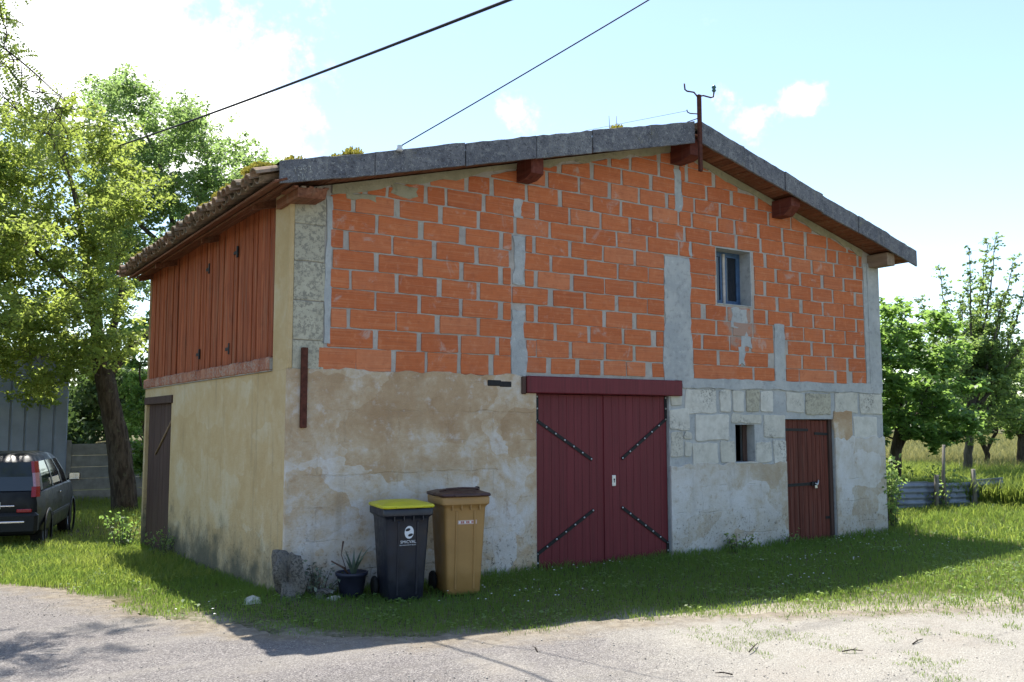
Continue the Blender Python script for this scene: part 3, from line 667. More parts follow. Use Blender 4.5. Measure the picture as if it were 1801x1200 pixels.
S1 = planked_leaf(7.715, 8.355, .09, 1.945, ys, .035, 6, W_DOOR, 'small_door_leaf', .002, .007)
S2 = planked_leaf(8.368, 8.755, .09, 1.935, ys+.012, .035, 4, W_DOOR, 'small_door_leaf', .002, .007)
strap([(7.70, 1.80), (8.26, 1.79)], .04, ys-.003, IRON, S1, 0); strap([(8.45, 1.735), (8.80, 1.72)], .04, ys+.009, IRON, S2, 0)
strap([(7.72, .965), (8.33, .97)], .045, ys-.003, IRON, S1, 0); strap([(8.66, .44), (8.80, .435)], .04, ys+.009, IRON, S2, 0)
mb = MB(); mb.bbox(8.30, 8.42, ys-.03, ys-.004, .94, 1.0, .005); hp = mb.build('hasp', IRON, S1)
mb = MB(); mb.tube([(8.37, ys-.035, .98), (8.40, ys-.05, .95), (8.43, ys-.045, 1.02)], .012, 6); mb.bbox(8.35, 8.40, ys-.055, ys-.03, .90, .95, .006); mb.build('padlock', STEEL, hp)
mb = MB(); mb.bbox(8.755, 8.826, ys-.02, ys+.05, .05, 1.95, .006); mb.build('door_jamb', W_BROWN, barn)
# --- slit opening: sill and a brown strip added in place of the lit right reveal
mb = MB(); mb.bbox(6.60, 7.06, -.03, .2, 1.315, 1.338, .006); mb.build('slit_sill', STONE, lower)
mb = MB(); mb.bbox(6.945, 7.026, .14, .17, 1.342, 1.873, .006); mb.build('lit_reveal_strip', W_BROWN, lower)
# --- window: deep cement reveal, blue casement standing ajar
wy = .21
mb = MB(); mb.box(6.322, 6.365, wy, wy+.06, 3.612, 4.438); mb.box(7.0, 7.048, wy, wy+.06, 3.612, 4.438); mb.box(6.366, 6.999, wy, wy+.06, 4.39, 4.437); mb.box(6.366, 6.999, wy, wy+.06, 3.613, 3.655)
wf = mb.build('window_frame', BLUEP, barn)
mb = MB(); mb.box(6.66, 6.705, wy-.012, wy+.05, 3.656, 4.389); mb.build('meeting_stile', WHITEP, wf)
for a, b in ((6.366, 6.659), (6.706, 6.999)):
    mb = MB(); mb.box(a, a+.04, wy+.005, wy+.045, 3.656, 4.389); mb.box(b-.04, b, wy+.005, wy+.045, 3.656, 4.389); mb.box(a+.04, b-.04, wy+.006, wy+.044, 4.35, 4.389); mb.box(a+.04, b-.04, wy+.006, wy+.044, 3.656, 3.70)
    cs = mb.build('casement', BLUEP, wf)
    mb = MB(); mb.box(a+.04, b-.04, wy+.02, wy+.026, 3.70, 4.35); mb.build('pane', GLASS, wf)
mb = MB(); mb.box(7.03, 7.0495, .002, wy-.001, 3.612, 4.438); mb.box(6.321, 7.029, .002, wy-.001, 4.42, 4.4395); mb.box(6.321, 7.029, -.012, wy-.001, 3.60, 3.6125); mb.build('window_reveal', CEMENT, barn)
# --- side wall: brick sill, board cladding, small door
y = .49
while y < 6.80:
    L_ = random.choice((.11, .22, .22, .24)); y1 = min(y+L_, 6.83)
    mb = MB(); o_ = rj(.006); mb.bbox(-.045+o_, .12, y+.006, y1-.006, 2.482+rj(.004), 2.625+rj(.005), .014); mb.build('sill_brick', SILLB, side); y = y1
mb = MB(); mb.box(-.028, .12, .485, 6.835, 2.473, 2.484); mb.box(-.03, .12, .487, 6.833, 2.49, 2.612); mb.build('sill_bedding', MORTAR, side)
y = .50; i = 0
while y < 6.80:
    w = random.uniform(.115, .175) if i else .15
    y1 = min(y+w, 6.83)
    mb = MB(); xo = .052+rj(.012)+(.02 if i == 0 else 0); mb.bbox(xo, xo+.022, y+.009, y1-.009, 2.635+(rj(.008)), 4.42, .004); mb.build('cladding_board', W_GREY if i == 0 else W_RED, side)
    y = y1; i += 1
mb = MB(); mb.box(.084, .12, .475, 6.84, 2.63, 4.42); mb.build('cladding_backing', DARK, side)
for (yy, zz) in [(3.28, 4.0), (2.01, 4.03), (3.68, 2.86), (2.27, 2.84)]:
    mb = MB(); mb.bbox(.030, .050, yy-.02, yy+.02, zz-.07, zz+.07, .003); mb.bbox(.034, .050, yy+.02, yy+.15, zz-.02, zz+.02, .003); mb.build('shutter_hinge', IRON, side)
mb = MB(); mb.box(.07, .10, 4.985, 6.725, .0, 2.21); sd = mb.build('side_door', W_BROWN, barn)
yy = 4.985
for k in range(8):
    mb = MB(); mb.bbox(.045+rj(.003), .069, yy+.004, yy+.2135, -.12+.05*random.random(), 2.21, .004); mb.build('plank', W_BROWN, sd); yy += .2175
mb = MB(); mb.bbox(-.03, .12, 4.90, 6.77, 2.21, 2.33, .01); mb.build('door_lintel', W_BROWN, sd)
mb = MB(); mb.tube([(.035, 5.05, 1.98), (.03, 6.1, 1.42)], .016, 6); mb.build('prop_stick', W_PALE, sd)

# --- roof
roof = MB().box(.3, 5.2, .3, 6.5, 4.30, 4.32).build('roof', DARK, barn)      # attic ceiling boards, hidden inside
YF, YB = -.43, 6.93; sl = math.atan(.257); sr = math.atan(.2585)
bw = .145
bmx = MB().bbox(-bw/2+.003, bw/2-.003, YF, YB, -.012, .012, .003).mesh('roof_board'); bmx.materials.append(W_ROOF)
nL = int(6.02/bw/math.cos(sl))
for i in range(nL):
    s_ = (i+.5)*bw*math.cos(sl); x = 5.55-s_
    o = link('roof_board', bmx, None, roof); e_ = 1 if x < .3 else .2; o.location = (x, rj(.05)*e_, Ftop(x)-.2+rj(.014)*e_); o.rotation_euler = (0, -sl+rj(.10)*e_, rj(.003)*e_)
nR = int(4.95/bw/math.cos(sr))
for i in range(nR):
    s_ = (i+.5)*bw*math.cos(sr); x = 5.55+s_
    o = link('roof_board', bmx, None, roof); o.location = (x, 0, Ftop(x)-.2+rj(.003)); o.rotation_euler = (0, sr, 0)
def wavy(x0, x1, name):
    n_ = int((YB-YF)/.025); ys_ = np.linspace(YF+.05, YB, n_); xs_ = np.linspace(x0, x1, 24)
    X, Y = np.meshgrid(xs_, ys_, indexing='ij'); zf = np.where(X <= 5.55, 4.60+.257*X, 6.026-.2585*(X-5.55))
    Z = zf-.10+.055*np.abs(np.sin(Y*math.pi/.2))-.03*((X*2.7) % 1)
    me = arr_mesh(name, np.stack([X, Y, Z], -1).reshape(-1, 3), grid_faces(24, n_), smooth=True); return link(name, me, TILE, roof)
o = wavy(.40, 5.55, 'tile_field'); o['kind'] = 'stuff'; o = wavy(5.55, 10.48, 'tile_field'); o['kind'] = 'stuff'
def tile_mesh(cover):
    mb = MB(); rings_o = []; seg = 7; L_ = .46
    for j, t in enumerate((0, .5, 1)):
        r0 = (.082+.012*t) if cover else (.094-.012*t); xx = -L_*t; ro = []; ri = []
        for k in range(seg+1):
            a = math.pi*k/seg; cy_, cz_ = math.cos(a), math.sin(a)*.8
            if not cover: cz_ = -cz_
            ro.append((xx, r0*cy_, r0*cz_)); ri.append((xx, (r0-.014)*cy_, (r0-.014)*cz_))
        rings_o.append(ro+ri[::-1])
    mb.ring_loft(rings_o, False); return mb.mesh('canal_tile')
tc_, tg_ = tile_mesh(True), tile_mesh(False); tc_.materials.append(TILE); tg_.materials.append(TILE)
for row in range(3):
    yy = YF+.12; i = 0
    while yy < YB-.02:
        x = -.02+row*.36
        o = link('canal_tile', tg_, None, roof); xx = x+.02+rj(.02); o.location = (xx, yy+.10+rj(.008), Ftop(xx)-.075+rj(.006)+.008*row); o.rotation_euler = (rj(.04), -sl+rj(.03)-.02, rj(.03))
        o = link('canal_tile', tc_, None, roof); xx = x-.035+rj(.03); o.location = (xx, yy+rj(.012), Ftop(xx)-.075+rj(.010)+.008*row); o.rotation_euler = (rj(.07), -sl+rj(.05)-.03, rj(.05))
        yy += .205+rj(.012); i += 1
# rafter ends under the low eave, wall plates and purlins
for yy in (.62, 2.9, 5.1, 6.72):
    mb = MB(); x0, x1 = -.22+rj(.06), .35; a, b = Ftop(x0)-.216, Ftop(x1)-.216
    mb.add([(x0, yy, a-.075), (x1, yy, b-.085), (x1, yy+.07, b-.085), (x0, yy+.07, a-.075), (x0, yy, a), (x1, yy, b), (x1, yy+.07, b), (x0, yy+.07, a)], [(0,3,2,1),(4,5,6,7),(0,1,5,4),(1,2,6,5),(2,3,7,6),(3,0,4,7)])
    mb.build('rafter', W_ROOF, roof)
def purlin(x0, x1, h, y0, mat, dz=0.0, cut=.10):
    """beam end with the underside of the nose cut back"""
    xm = (x0+x1)/2; zt = min(Ftop(x0), Ftop(x1))-.216-dz; zb = zt-h
    mb = MB(); mb.ring_loft([[(x, y0, zb+cut), (x, y0+.14, zb), (x, .6, zb), (x, .6, zt), (x, y0, zt)] for x in (x0, x1)]); o = mb.build('purlin', mat, roof); fix_normals(o)
purlin(5.45, 5.66, .27, -.40, W_BEAM, 0, .04); purlin(2.86, 3.04, .25, -.33, W_BEAM, 0, .05); purlin(7.52, 7.72, .25, -.38, W_BEAM, 0, .12)
purlin(9.84, 10.04, .2, -.37, W_PALE, 0, .0)
mb = MB(); zt = Ftop(0)-.24
mb.add([(-.06, -.36, zt-.05), (.26, -.36, zt-.02), (.26, .3, zt-.02), (-.06, .3, zt-.05), (-.06, -.36, zt-.15), (.26, -.30, zt-.12), (.26, .3, zt-.12), (-.06, .3, zt-.15)], [(0,1,2,3),(7,6,5,4),(4,5,1,0),(5,6,2,1),(6,7,3,2),(7,4,0,3)]); o = mb.build('wall_plate', W_ROOF, roof); fix_normals(o)
for k in range(5):   # split lath ends hanging at the near corner
    mb = MB(); x = -.12+.09*k; mb.bbox(x, x+.05, -.40+.02*k, -.02, Ftop(x)-.27-.012*k, Ftop(x)-.25-.012*k, .003); o = mb.build('lath', W_PALE if k % 2 else W_ROOF, roof)
# barge pieces
def barge(x0, x1, h0, h1, k):
    t0, t1 = Ftop(x0)+rj(.006), Ftop(x1)+rj(.006); yo = -.452+(.008 if k % 2 else -.006)+rj(.004); n_ = 9; t0 += rj(.008); t1 += rj(.008)
    top = [(x0+(x1-x0)*i/n_, t0+(t1-t0)*i/n_+rj(.007)) for i in range(n_+1)]; bot = [(x0+(x1-x0)*i/n_, t0+(t1-t0)*i/n_-(h0+(h1-h0)*i/n_)+rj(.004)) for i in range(n_+1)]
    P = bot+top[::-1]
    mb = slab(P, yo-.012, yo+.018, .007, .001); mb.add([(x, yo+.018, z) for x, z in P], [tuple(range(len(P)))[::-1]])
    # rolled top that turns over the tiles
    mb.add([(x, yo+.017, z) for x, z in top]+[(x, yo+.20, z-.005) for x, z in top]+[(x, yo+.20, z-.03) for x, z in top], [(i, i+1, n_+2+i, n_+1+i) for i in range(n_)]+[(n_+1+i, n_+2+i, 2*n_+3+i, 2*n_+2+i) for i in range(n_)])
    return mb.build('barge_tile', LICHEN, roof)
bx = [-.30, .74, 1.86, 2.84, 3.70, 4.68, 5.49]; bh = [.235, .25, .265, .28, .29, .30, .305]
first = None
for i in range(6):
    o = barge(bx[i]+.012, bx[i+1], bh[i], bh[i+1], i); first = first or o
bx = [5.575, 6.45, 7.30, 8.15, 9.0, 9.80, 10.54]; bh = [.30, .29, .285, .28, .27, .265, .26]
for i in range(6): barge(bx[i]+.012, bx[i+1], bh[i], bh[i+1], i)
def text_mesh(txt, size, depth=.002):
    cu = bpy.data.curves.new('lettering', 'FONT'); cu.body = txt; cu.size = size; cu.extrude = depth; cu.align_x = 'CENTER'; cu.resolution_u = 3
    to = bpy.data.objects.new('lettering', cu); COL.objects.link(to); dg = bpy.context.evaluated_depsgraph_get()
    me = bpy.data.meshes.new_from_object(to.evaluated_get(dg)); bpy.data.objects.remove(to); me.name = 'lettering'; return me
def wall_text(txt, size, x, y, z, mat, parent, rot=0.0, depth=.002):
    o = link('lettering', text_mesh(txt, size, depth), None, parent); o.data.materials.clear(); o.data.materials.append(mat)
    o.location = (x, y, z); o.rotation_euler = (math.pi/2, -rot, 0); return o
wall_text('1992', .105, -.05, -.472, 4.435, CHALK, first, .22); wall_text('NL', .085, -.05, -.472, 4.365, CHALK, first, .2)
# moss and stonecrop on the tiles
def moss_mesh(r_, n_, h):
    V_ = []; F_ = []; T_ = []
    for i in range(n_):
        a = random.uniform(0, 6.283); q = r_*math.sqrt(random.random()); b = Vector((math.cos(a)*q, math.sin(a)*q, 0)); hh = h*(1.05-(q/r_)**2)*random.uniform(.6, 1.1)
        d = Vector((rj(.6), rj(.6), 1)).normalized()*hh; s_ = Vector((rj(1), rj(1), 0)).normalized()*.012; k = len(V_)
        V_ += [b-s_, b+s_, b+d+s_*.7, b+d-s_*.7]; F_.append((k, k+1, k+2, k+3)); T_.append(random.random())
    return arr_mesh('moss', [tuple(v) for v in V_], F_, T_)
ms = [moss_mesh(.10, 160, .06), moss_mesh(.06, 90, .05), moss_mesh(.16, 320, .13)]
for m_ in ms: m_.materials.append(MOSS)
for i in range(80):
    yy = random.choice((random.uniform(-.3, 2.6), random.uniform(-.3, 6.8))); x = random.uniform(-.42, -.1)
    o = link('moss_clump', random.choice(ms[:2]), None, roof); o.location = (x, yy, Ftop(x)-.01); s_ = random.uniform(.7, 1.5); o.scale = (s_, s_, s_); o.rotation_euler = (0, 0, rj(3))
for (x, yy, s_, dz) in [(.56, -.30, .85, .0), (.38, -.28, .55, -.01), (4.22, -.32, .8, -.02), (-.05, -.2, 1.0, -.03), (.02, .3, 1.1, -.04)]:
    o = link('moss_clump', ms[2], None, roof); o.location = (x, yy, Ftop(x)+dz); o.scale = (s_, s_, s_)
for dx, hh in ((-.06, .20), (.05, .22)):
    mb = MB(); mb.tube([(4.22+dx, -.25, Ftop(4.22)-.02), (4.22+dx+rj(.02), -.25, Ftop(4.22)+hh)], .004, 5); mb.build('dry_stalk', W_POST, roof)

# ------------------------------------------------------------------ iron bracket and cables
def P(px, py, d):
    """a point at d metres in front of the lens plane: a surveying aid for laying out things at their real distance"""
    v = CAM+d*(fw+rt*(px-900.5)/1599.5+upv*(600-py)/1599.5); return Vector(v)
mast = tag(empty('line_bracket', (5.535, -.50, 5.30)), 'rusty iron bracket with two bent arms standing at the roof ridge', 'bracket')
def loc(o, *pts): return [tuple(Vector(q)-o.location) for q in pts]
mb = MB(); mb.bbox(-.028, .028, -.022, .022, 0, 1.07, .005); mb.build('post', RUST, mast)
mb = MB(); mb.tube(loc(mast, (5.50, -.50, 6.34), (5.44, -.5, 6.385), (5.31, -.5, 6.375), (5.272, -.5, 6.39), (5.262, -.5, 6.47)), .011, 7); mb.build('arm', RUST, mast)
mb = MB(); mb.tube(loc(mast, (5.55, -.50, 6.355), (5.62, -.5, 6.375), (5.76, -.5, 6.375), (5.81, -.5, 6.395), (5.825, -.5, 6.47)), .011, 7); mb.build('arm', RUST, mast)
mb = MB(); mb.lathe([(0, 0), (.02, .01), (.032, .03), (.018, .05), (.034, .07), (.02, .10), (0, .11)], 10, loc(mast, (5.825, -.5, 6.46))[0]); mb.build('insulator', plain('green glass insulator', (.02, .08, .06), .3, .5), mast)
mb = MB(); mb.tube(loc(mast, (5.54, -.5, 6.10), (5.36, -.5, 6.075), (5.31, -.5, 6.085), (5.30, -.5, 6.115)), .008, 6); mb.build('side_hook', RUST, mast)
mb = MB(); mb.tube(loc(mast, (5.54, -.48, 6.05), (5.40, -.40, 5.99)), .007, 6); mb.build('stay', RUST, mast)
def cable(name, pts, r_, mat, label, sag=.0):
    a = [Vector(q) for q in pts]; out = []
    for i in range(25):
        t = i/24; q = a[0].lerp(a[-1], t); q.z -= sag*4*t*(1-t); out.append(q)
    o0 = out[0].copy(); mb = MB(); mb.tube([tuple(q-o0) for q in out], r_, 6); o = mb.build(name, mat); o.location = o0
    return tag(o, label, 'cable', None)
A = P(172, 266, 21.0); B = P(848, 0, 8.5); cable('overhead_cable', [A+(A-B)*.15, B+(B-A)*.5], .016, CABLE, 'thick black overhead cable crossing the sky above the left roof slope', .12)
A = Vector((1.02, -.47, 4.885)); B = P(1135, 0, 8.2); cable('overhead_cable', [A, B+(B-A)*.7], .0065, CABLE, 'thin overhead cable fixed to the left barge of the roof', .02)
A = Vector((5.30, -.5, 6.10)); B = P(1060, 224, 14.5); cable('stay_wire', [A, A+(B-A)*1.25], .003, WIRE, 'fine wire running from the ridge bracket back over the roof', .0)
mb = MB(); mb.lathe([(0, -.03), (.03, -.03), (.04, -.01), (.025, .01), (.035, .03), (0, .04)], 10, (0, 0, 0)); o = mb.build('cable_clamp', WHITE); o.location = (1.02, -.49, 4.865); tag(o, 'small pale insulator clamp on the barge at the thin cable', 'clamp')

# ------------------------------------------------------------------ wheeled bins
def rrect(w, d, r_, z, cy=0, n_=3):
    out = []
    for (sx, sy, a0) in ((1, 1, 0), (-1, 1, 90), (-1, -1, 180), (1, -1, 270)):
        for k in range(n_+1):
            a = R(a0+90*k/n_); out.append((sx*(w/2-r_)+r_*math.cos(a), cy+sy*(d/2-r_)+r_*math.sin(a), z))
    return out
def wheelie_bin(label, locv, rz, H, bmat, lmat, knob):
    b = tag(empty('wheelie_bin', locv, rz), label, 'bin', 'wheeled bins by the wall')
    hb = H*.915
    def ww(z): return .365+.105*z/hb
    def dd(z): return .40+.10*z/hb
    mb = MB(); rings = [rrect(ww(0)-.03, dd(0)-.03, .03, .0), rrect(ww(0), dd(0), .035, .02)]
    for t in (.25, .5, .75, .88): rings.append(rrect(ww(hb*t), dd(hb*t), .035, hb*t))
    rings += [rrect(ww(hb*.885)+.012, dd(hb*.885)+.012, .035, hb*.90), rrect(.525, .56, .04, hb*.925), rrect(.53, .565, .04, hb*.985), rrect(.515, .55, .04, hb), rrect(.47, .50, .04, hb), rrect(.46, .49, .04, hb-.05)]
    mb.ring_loft(rings, True); body = mb.build('body', bmat, b)
    md = body.modifiers.new('edges', 'EDGE_SPLIT'); md.split_angle = R(40)
    yf = lambda z: -dd(z)/2
    for x in (-.10, .10):                                   # pressed front ribs
        mb = MB(); mb.add([(x-.012, yf(.05)-.001, .05), (x+.012, yf(.05)-.001, .05), (x+.012, yf(hb*.86)-.001, hb*.86), (x-.012, yf(hb*.86)-.001, hb*.86),
            (x-.007, yf(.05)-.010, .06), (x+.007, yf(.05)-.010, .06), (x+.007, yf(hb*.86)-.010, hb*.85), (x-.007, yf(hb*.86)-.010, hb*.85)], [(4,5,6,7),(0,1,5,4),(1,2,6,5),(2,3,7,6),(3,0,4,7)]); mb.build('rib', bmat, body)
    for x in (-.15, -.05, .05, .15):                        # gussets under the rim
        mb = MB(); mb.bbox(x-.006, x+.006, -.272, yf(hb*.85), hb*.865, hb*.925, .002); mb.build('gusset', bmat, body)
    mb = MB(); rings = [rrect(.545, .585, .05, hb+.004), rrect(.555, .595, .05, hb+.018), rrect(.54, .58, .05, hb+.034), rrect(.40, .44, .08, hb+.055), rrect(.22, .25, .08, hb+.066)]
    mb.ring_loft(rings, True); lid = mb.build('lid', lmat, b); md = lid.modifiers.new('edges', 'EDGE_SPLIT'); md.split_angle = R(40)
    mb = MB(); mb.bbox(-.14, .14, -.312, -.27, hb+.006, hb+.030, .006); mb.build('lid_handle', lmat, lid)
    if knob:
        mb = MB(); mb.tube([(-.22, -.05, hb+.045), (-.17, -.12, hb+.075), (0, -.15, hb+.085), (.17, -.12, hb+.075), (.22, -.05, hb+.045)], .012, 7); mb.build('lid_ridge', lmat, lid)
        mb = MB(); mb.bbox(.21, .24, -.02, .05, hb+.035, hb+.085, .006); mb.build('lid_lug', CARB, lid)
    for s_ in (-1, 1):
        mb = MB(); mb.lathe([(.0, 0), (.055, .0), (.09, .004), (.10, .016), (.10, .034), (.09, .046), (.05, .05), (0, .05)], 18, (s_*.19-(0.05 if s_ < 0 else 0), .20, .10), 'x'); mb.build('wheel', RUBBER, b)
    mb = MB(); mb.tube([(-.19, .20, .10), (.19, .20, .10)], .012, 8); mb.build('axle', IRON, b)
    mb = MB(); mb.tube([(-.20, .26, hb-.04), (-.20, .315, hb-.02), (.20, .315, hb-.02), (.20, .26, hb-.04)], .015, 8); mb.build('handle', bmat, b)
    return b, body, yf, hb
b1, bo1, yf1, hb1 = wheelie_bin('navy-black wheeled bin with yellow lid and white round logo', (1.01, -.62, .135), R(-9), 1.005, P_BLACK, P_YELLOW, False)
tilt = math.atan(.05/hb1)
def decal(parent, yf, x, z, mesh, mat, name):
    mesh.materials.clear(); mesh.materials.append(mat); o = link(name, mesh, None, parent); o.location = (x, yf(z)-.003, z); o.rotation_euler = (math.pi/2+tilt, 0, 0); return o
def disc(rx_, ry_, rot=0.0, cx_=0, cy_=0, zz=0):
    mb = MB(); n_ = 22; pts = []
    for k in range(n_):
        a = 2*math.pi*k/n_; u, v = rx_*math.cos(a), ry_*math.sin(a); pts.append((cx_+u*math.cos(rot)-v*math.sin(rot), cy_+u*math.sin(rot)+v*math.cos(rot), zz))
    mb.add(pts, [tuple(range(n_))]); return mb
lg = decal(bo1, yf1, .012, .68, disc(.048, .064).mesh('logo'), WHITE, 'logo')
for (cx_, cy_) in ((-.014, .026), (.014, -.027)):
    mb = disc(.026, .014, .3, cx_, cy_, .0015); o = mb.build('logo_leaf', P_BLACK, lg)
decal(bo1, yf1, .005, .572, text_mesh('SMICVAL', .042, .0008), WHITE, 'lettering'); decal(bo1, yf1, .005, .55, text_mesh('LIBOURNAIS HAUTE GIRONDE', .0135, .0006), WHITE, 'lettering')
b2, bo2, yf2, hb2 = wheelie_bin('tan-brown wheeled bin with dark brown lid and faded sticker', (1.665, -.66, .135), R(-11), 1.10, P_TAN, P_BROWN, True)
stk = decal(bo2, yf2, .02, .745, MB().box(-.105, .105, -.02, .02, -.001, .001).mesh('sticker'), PINKW, 'sticker')
for k in range(9): MB().box(-.09+.0195*k, -.078+.0195*k, -.011, .011, .0015, .0022).build('sticker_print', REDPR if k % 3 else WHITE, stk)

# ------------------------------------------------------------------ pot, corner stone, loose stones
pot = tag(empty('flower_pot', (.60, -.33, .145), .2), 'dark blue-grey plastic pot with grey spiky plant beside black bin', 'flower pot')
mb = MB(); mb.lathe([(.0, .0), (.105, .0), (.115, .01), (.15, .21), (.165, .215), (.168, .245), (.155, .248), (.148, .22), (0, .20)], 22, (0, 0, 0)); mb.build('pot', P_POT, pot)
LEAF_S = mat_leaf('grey-green strap leaves', (.10, .14, .10), (.16, .20, .15), (.23, .27, .22), (.15, .2, .08), .2)
def strap_leaf(L_, w, a, lean, bend):
    n_ = 5; vs = []; d = Vector((math.cos(a), math.sin(a), 0)); s_ = Vector((-d.y, d.x, 0))
    for i in range(n_+1):
        t = i/n_; q = d*(L_*(lean*t+bend*t*t))+Vector((0, 0, L_*(t-.5*bend*t*t))); ww_ = w*(1-t**2.2)*.5+.0015
        vs += [q-s_*ww_, q+Vector((0, 0, -ww_*.4)), q+s_*ww_]
    return vs, [(3*i+k, 3*i+k+1, 3*i+4+k, 3*i+3+k) for i in range(n_) for k in (0, 1)]
for k in range(11):
    mb = MB(); vs, fs = strap_leaf(random.uniform(.20, .34), random.uniform(.03, .045), k*2.4, random.uniform(.05, .4), random.uniform(0, .3)); mb.add([Vector(v)+Vector((.02, 0, .19)) for v in vs], fs, True); mb.build('leaf', LEAF_S, pot)
mb = MB(); mb.tube([(-.05, -.05, .2), (-.16, -.10, .31), (-.33, -.12, .40)], [.012, .011, .006], 6); mb.build('dead_stalk', W_BROWN, pot)
mb = MB(); mb.tube([(-.14, -.10, .30), (-.20, -.10, .45), (-.18, -.1, .58)], [.004, .004, .002], 5); mb.tube([(-.195, -.1, .47), (-.178, -.1, .58)], [.004, .010], 6); mb.build('seed_stalk', W_BROWN, pot)
def rock(name, sx, sy, sz, locv, mat, seed, sub=3, rough=.18, taper=0.0, label=None, cat=None, group=None):
    bm = bmesh.new(); bmesh.ops.create_icosphere(bm, subdivisions=sub, radius=1); r_ = random.Random(seed)
    ph = [(Vector((r_.uniform(-1, 1), r_.uniform(-1, 1), r_.uniform(-1, 1)))*r_.uniform(1.5, 7), r_.uniform(0, 6), ) for _ in range(14)]
    for v in bm.verts:
        n_ = v.co.normalized(); k = 1+sum(math.sin(a.dot(n_)+b)*rough/(1+.25*a.length) for a, b in ph)
        m_ = max(abs(n_.x), abs(n_.y), abs(n_.z)); c = n_/m_*.62+n_*.38                    # between a block and a boulder
        v.co = Vector((c.x*sx*k*(1-taper*max(0, c.z)), c.y*sy*k*(1-taper*max(0, c.z)), c.z*sz*(1+(k-1)*.6)))
    mb = MB(); mb.from_bm(bm, False); o = mb.build(name, mat); o.location = locv
    return tag(o, label, cat, group) if label else o
rock('corner_stone', .115, .12, .27, (-.03, -.18, .33), BLOCKST, 3, 4, .34, .10, 'rough mossy stone block standing at the near corner of the barn', 'stone')
rock('loose_stone', .085, .06, .055, (-.38, -.18, .17), STONE, 5, 2, .2, 0, 'small white stone lying in grass left of the corner block', 'stone')
rock('loose_stone', .10, .08, .06, (.30, -.30, .18), BLOCKST, 6, 2, .25, 0, 'brownish rubble stone between corner block and flower pot', 'stone')
rock('loose_stone', .06, .05, .04, (.40, -.42, .165), STONE, 8, 2, .25, 0, 'small pale pebble in front of the flower pot', 'stone')

# ------------------------------------------------------------------ car
HD = R(-15.8); cz = -.16
pr = P(66, 938, 14.5); rot = Matrix.Rotation(HD, 3, 'Z'); base = pr-rot @ Vector((.80, 0, 0))
car = tag(empty('parked_car', (base.x, base.y, cz), HD), 'dark blue hatchback parked in the grass under the left tree, seen from behind', 'car')
ST = [(0, .66, .36, .97), (.05, .77, .30, .99), (.35, .84, .26, 1.0), (1.0, .86, .24, 1.0), (2.6, .86, .24, 1.0), (3.1, .85, .25, .99), (3.55, .80, .26, .92), (3.9, .70, .32, .80), (3.98, .58, .42, .68)]
def sec(y, w, zb, zt):
    h = [(w*.86, zb), (w*.97, zb+.08), (w, zb+.28), (w, zt-.22), (w*.965, zt-.03), (w*.90, zt+.01)]
    return [(x, y, z) for x, z in h]+[(-x, y, z) for x, z in h[::-1]]
mb = MB(); mb.ring_loft([sec(*s_) for s_ in ST], True); body = mb.build('body', CARP, car); body.modifiers.new('e', 'EDGE_SPLIT').split_angle = R(38)
GR = [(1.0, .03, 3.05, .800), (1.22, .07, 2.72, .765), (1.45, .14, 2.35, .69), (1.545, .22, 2.12, .62), (1.585, .36, 1.95, .50)]
def gring(z, y0, y1, w): return [(-w, y0+.06, z), (-w*.93, y0, z), (w*.93, y0, z), (w, y0+.06, z), (w, y1-.25, z), (w*.80, y1, z), (-w*.80, y1, z), (-w, y1-.25, z)]
mb = MB(); mb.ring_loft([gring(*q) for q in GR[:3]], False, cap1=False); mb.build('cabin_glass', CARG, car)
mb = MB(); mb.ring_loft([gring(*q) for q in GR[2:]], True, cap0=False); rf = mb.build('roof', CARP, car)
def gpt(z, t, side):
    """point on the cabin side at height z, t along from tail to nose"""
    for a, b in zip(GR[:-1], GR[1:]):
        if a[0] <= z <= b[0]:
            k = (z-a[0])/(b[0]-a[0]); y0, y1, w = [a[i]+(b[i]-a[i])*k for i in (1, 2, 3)]; return Vector((side*(w+.006), y0+.06+(y1-.25-y0-.06)*t, z))
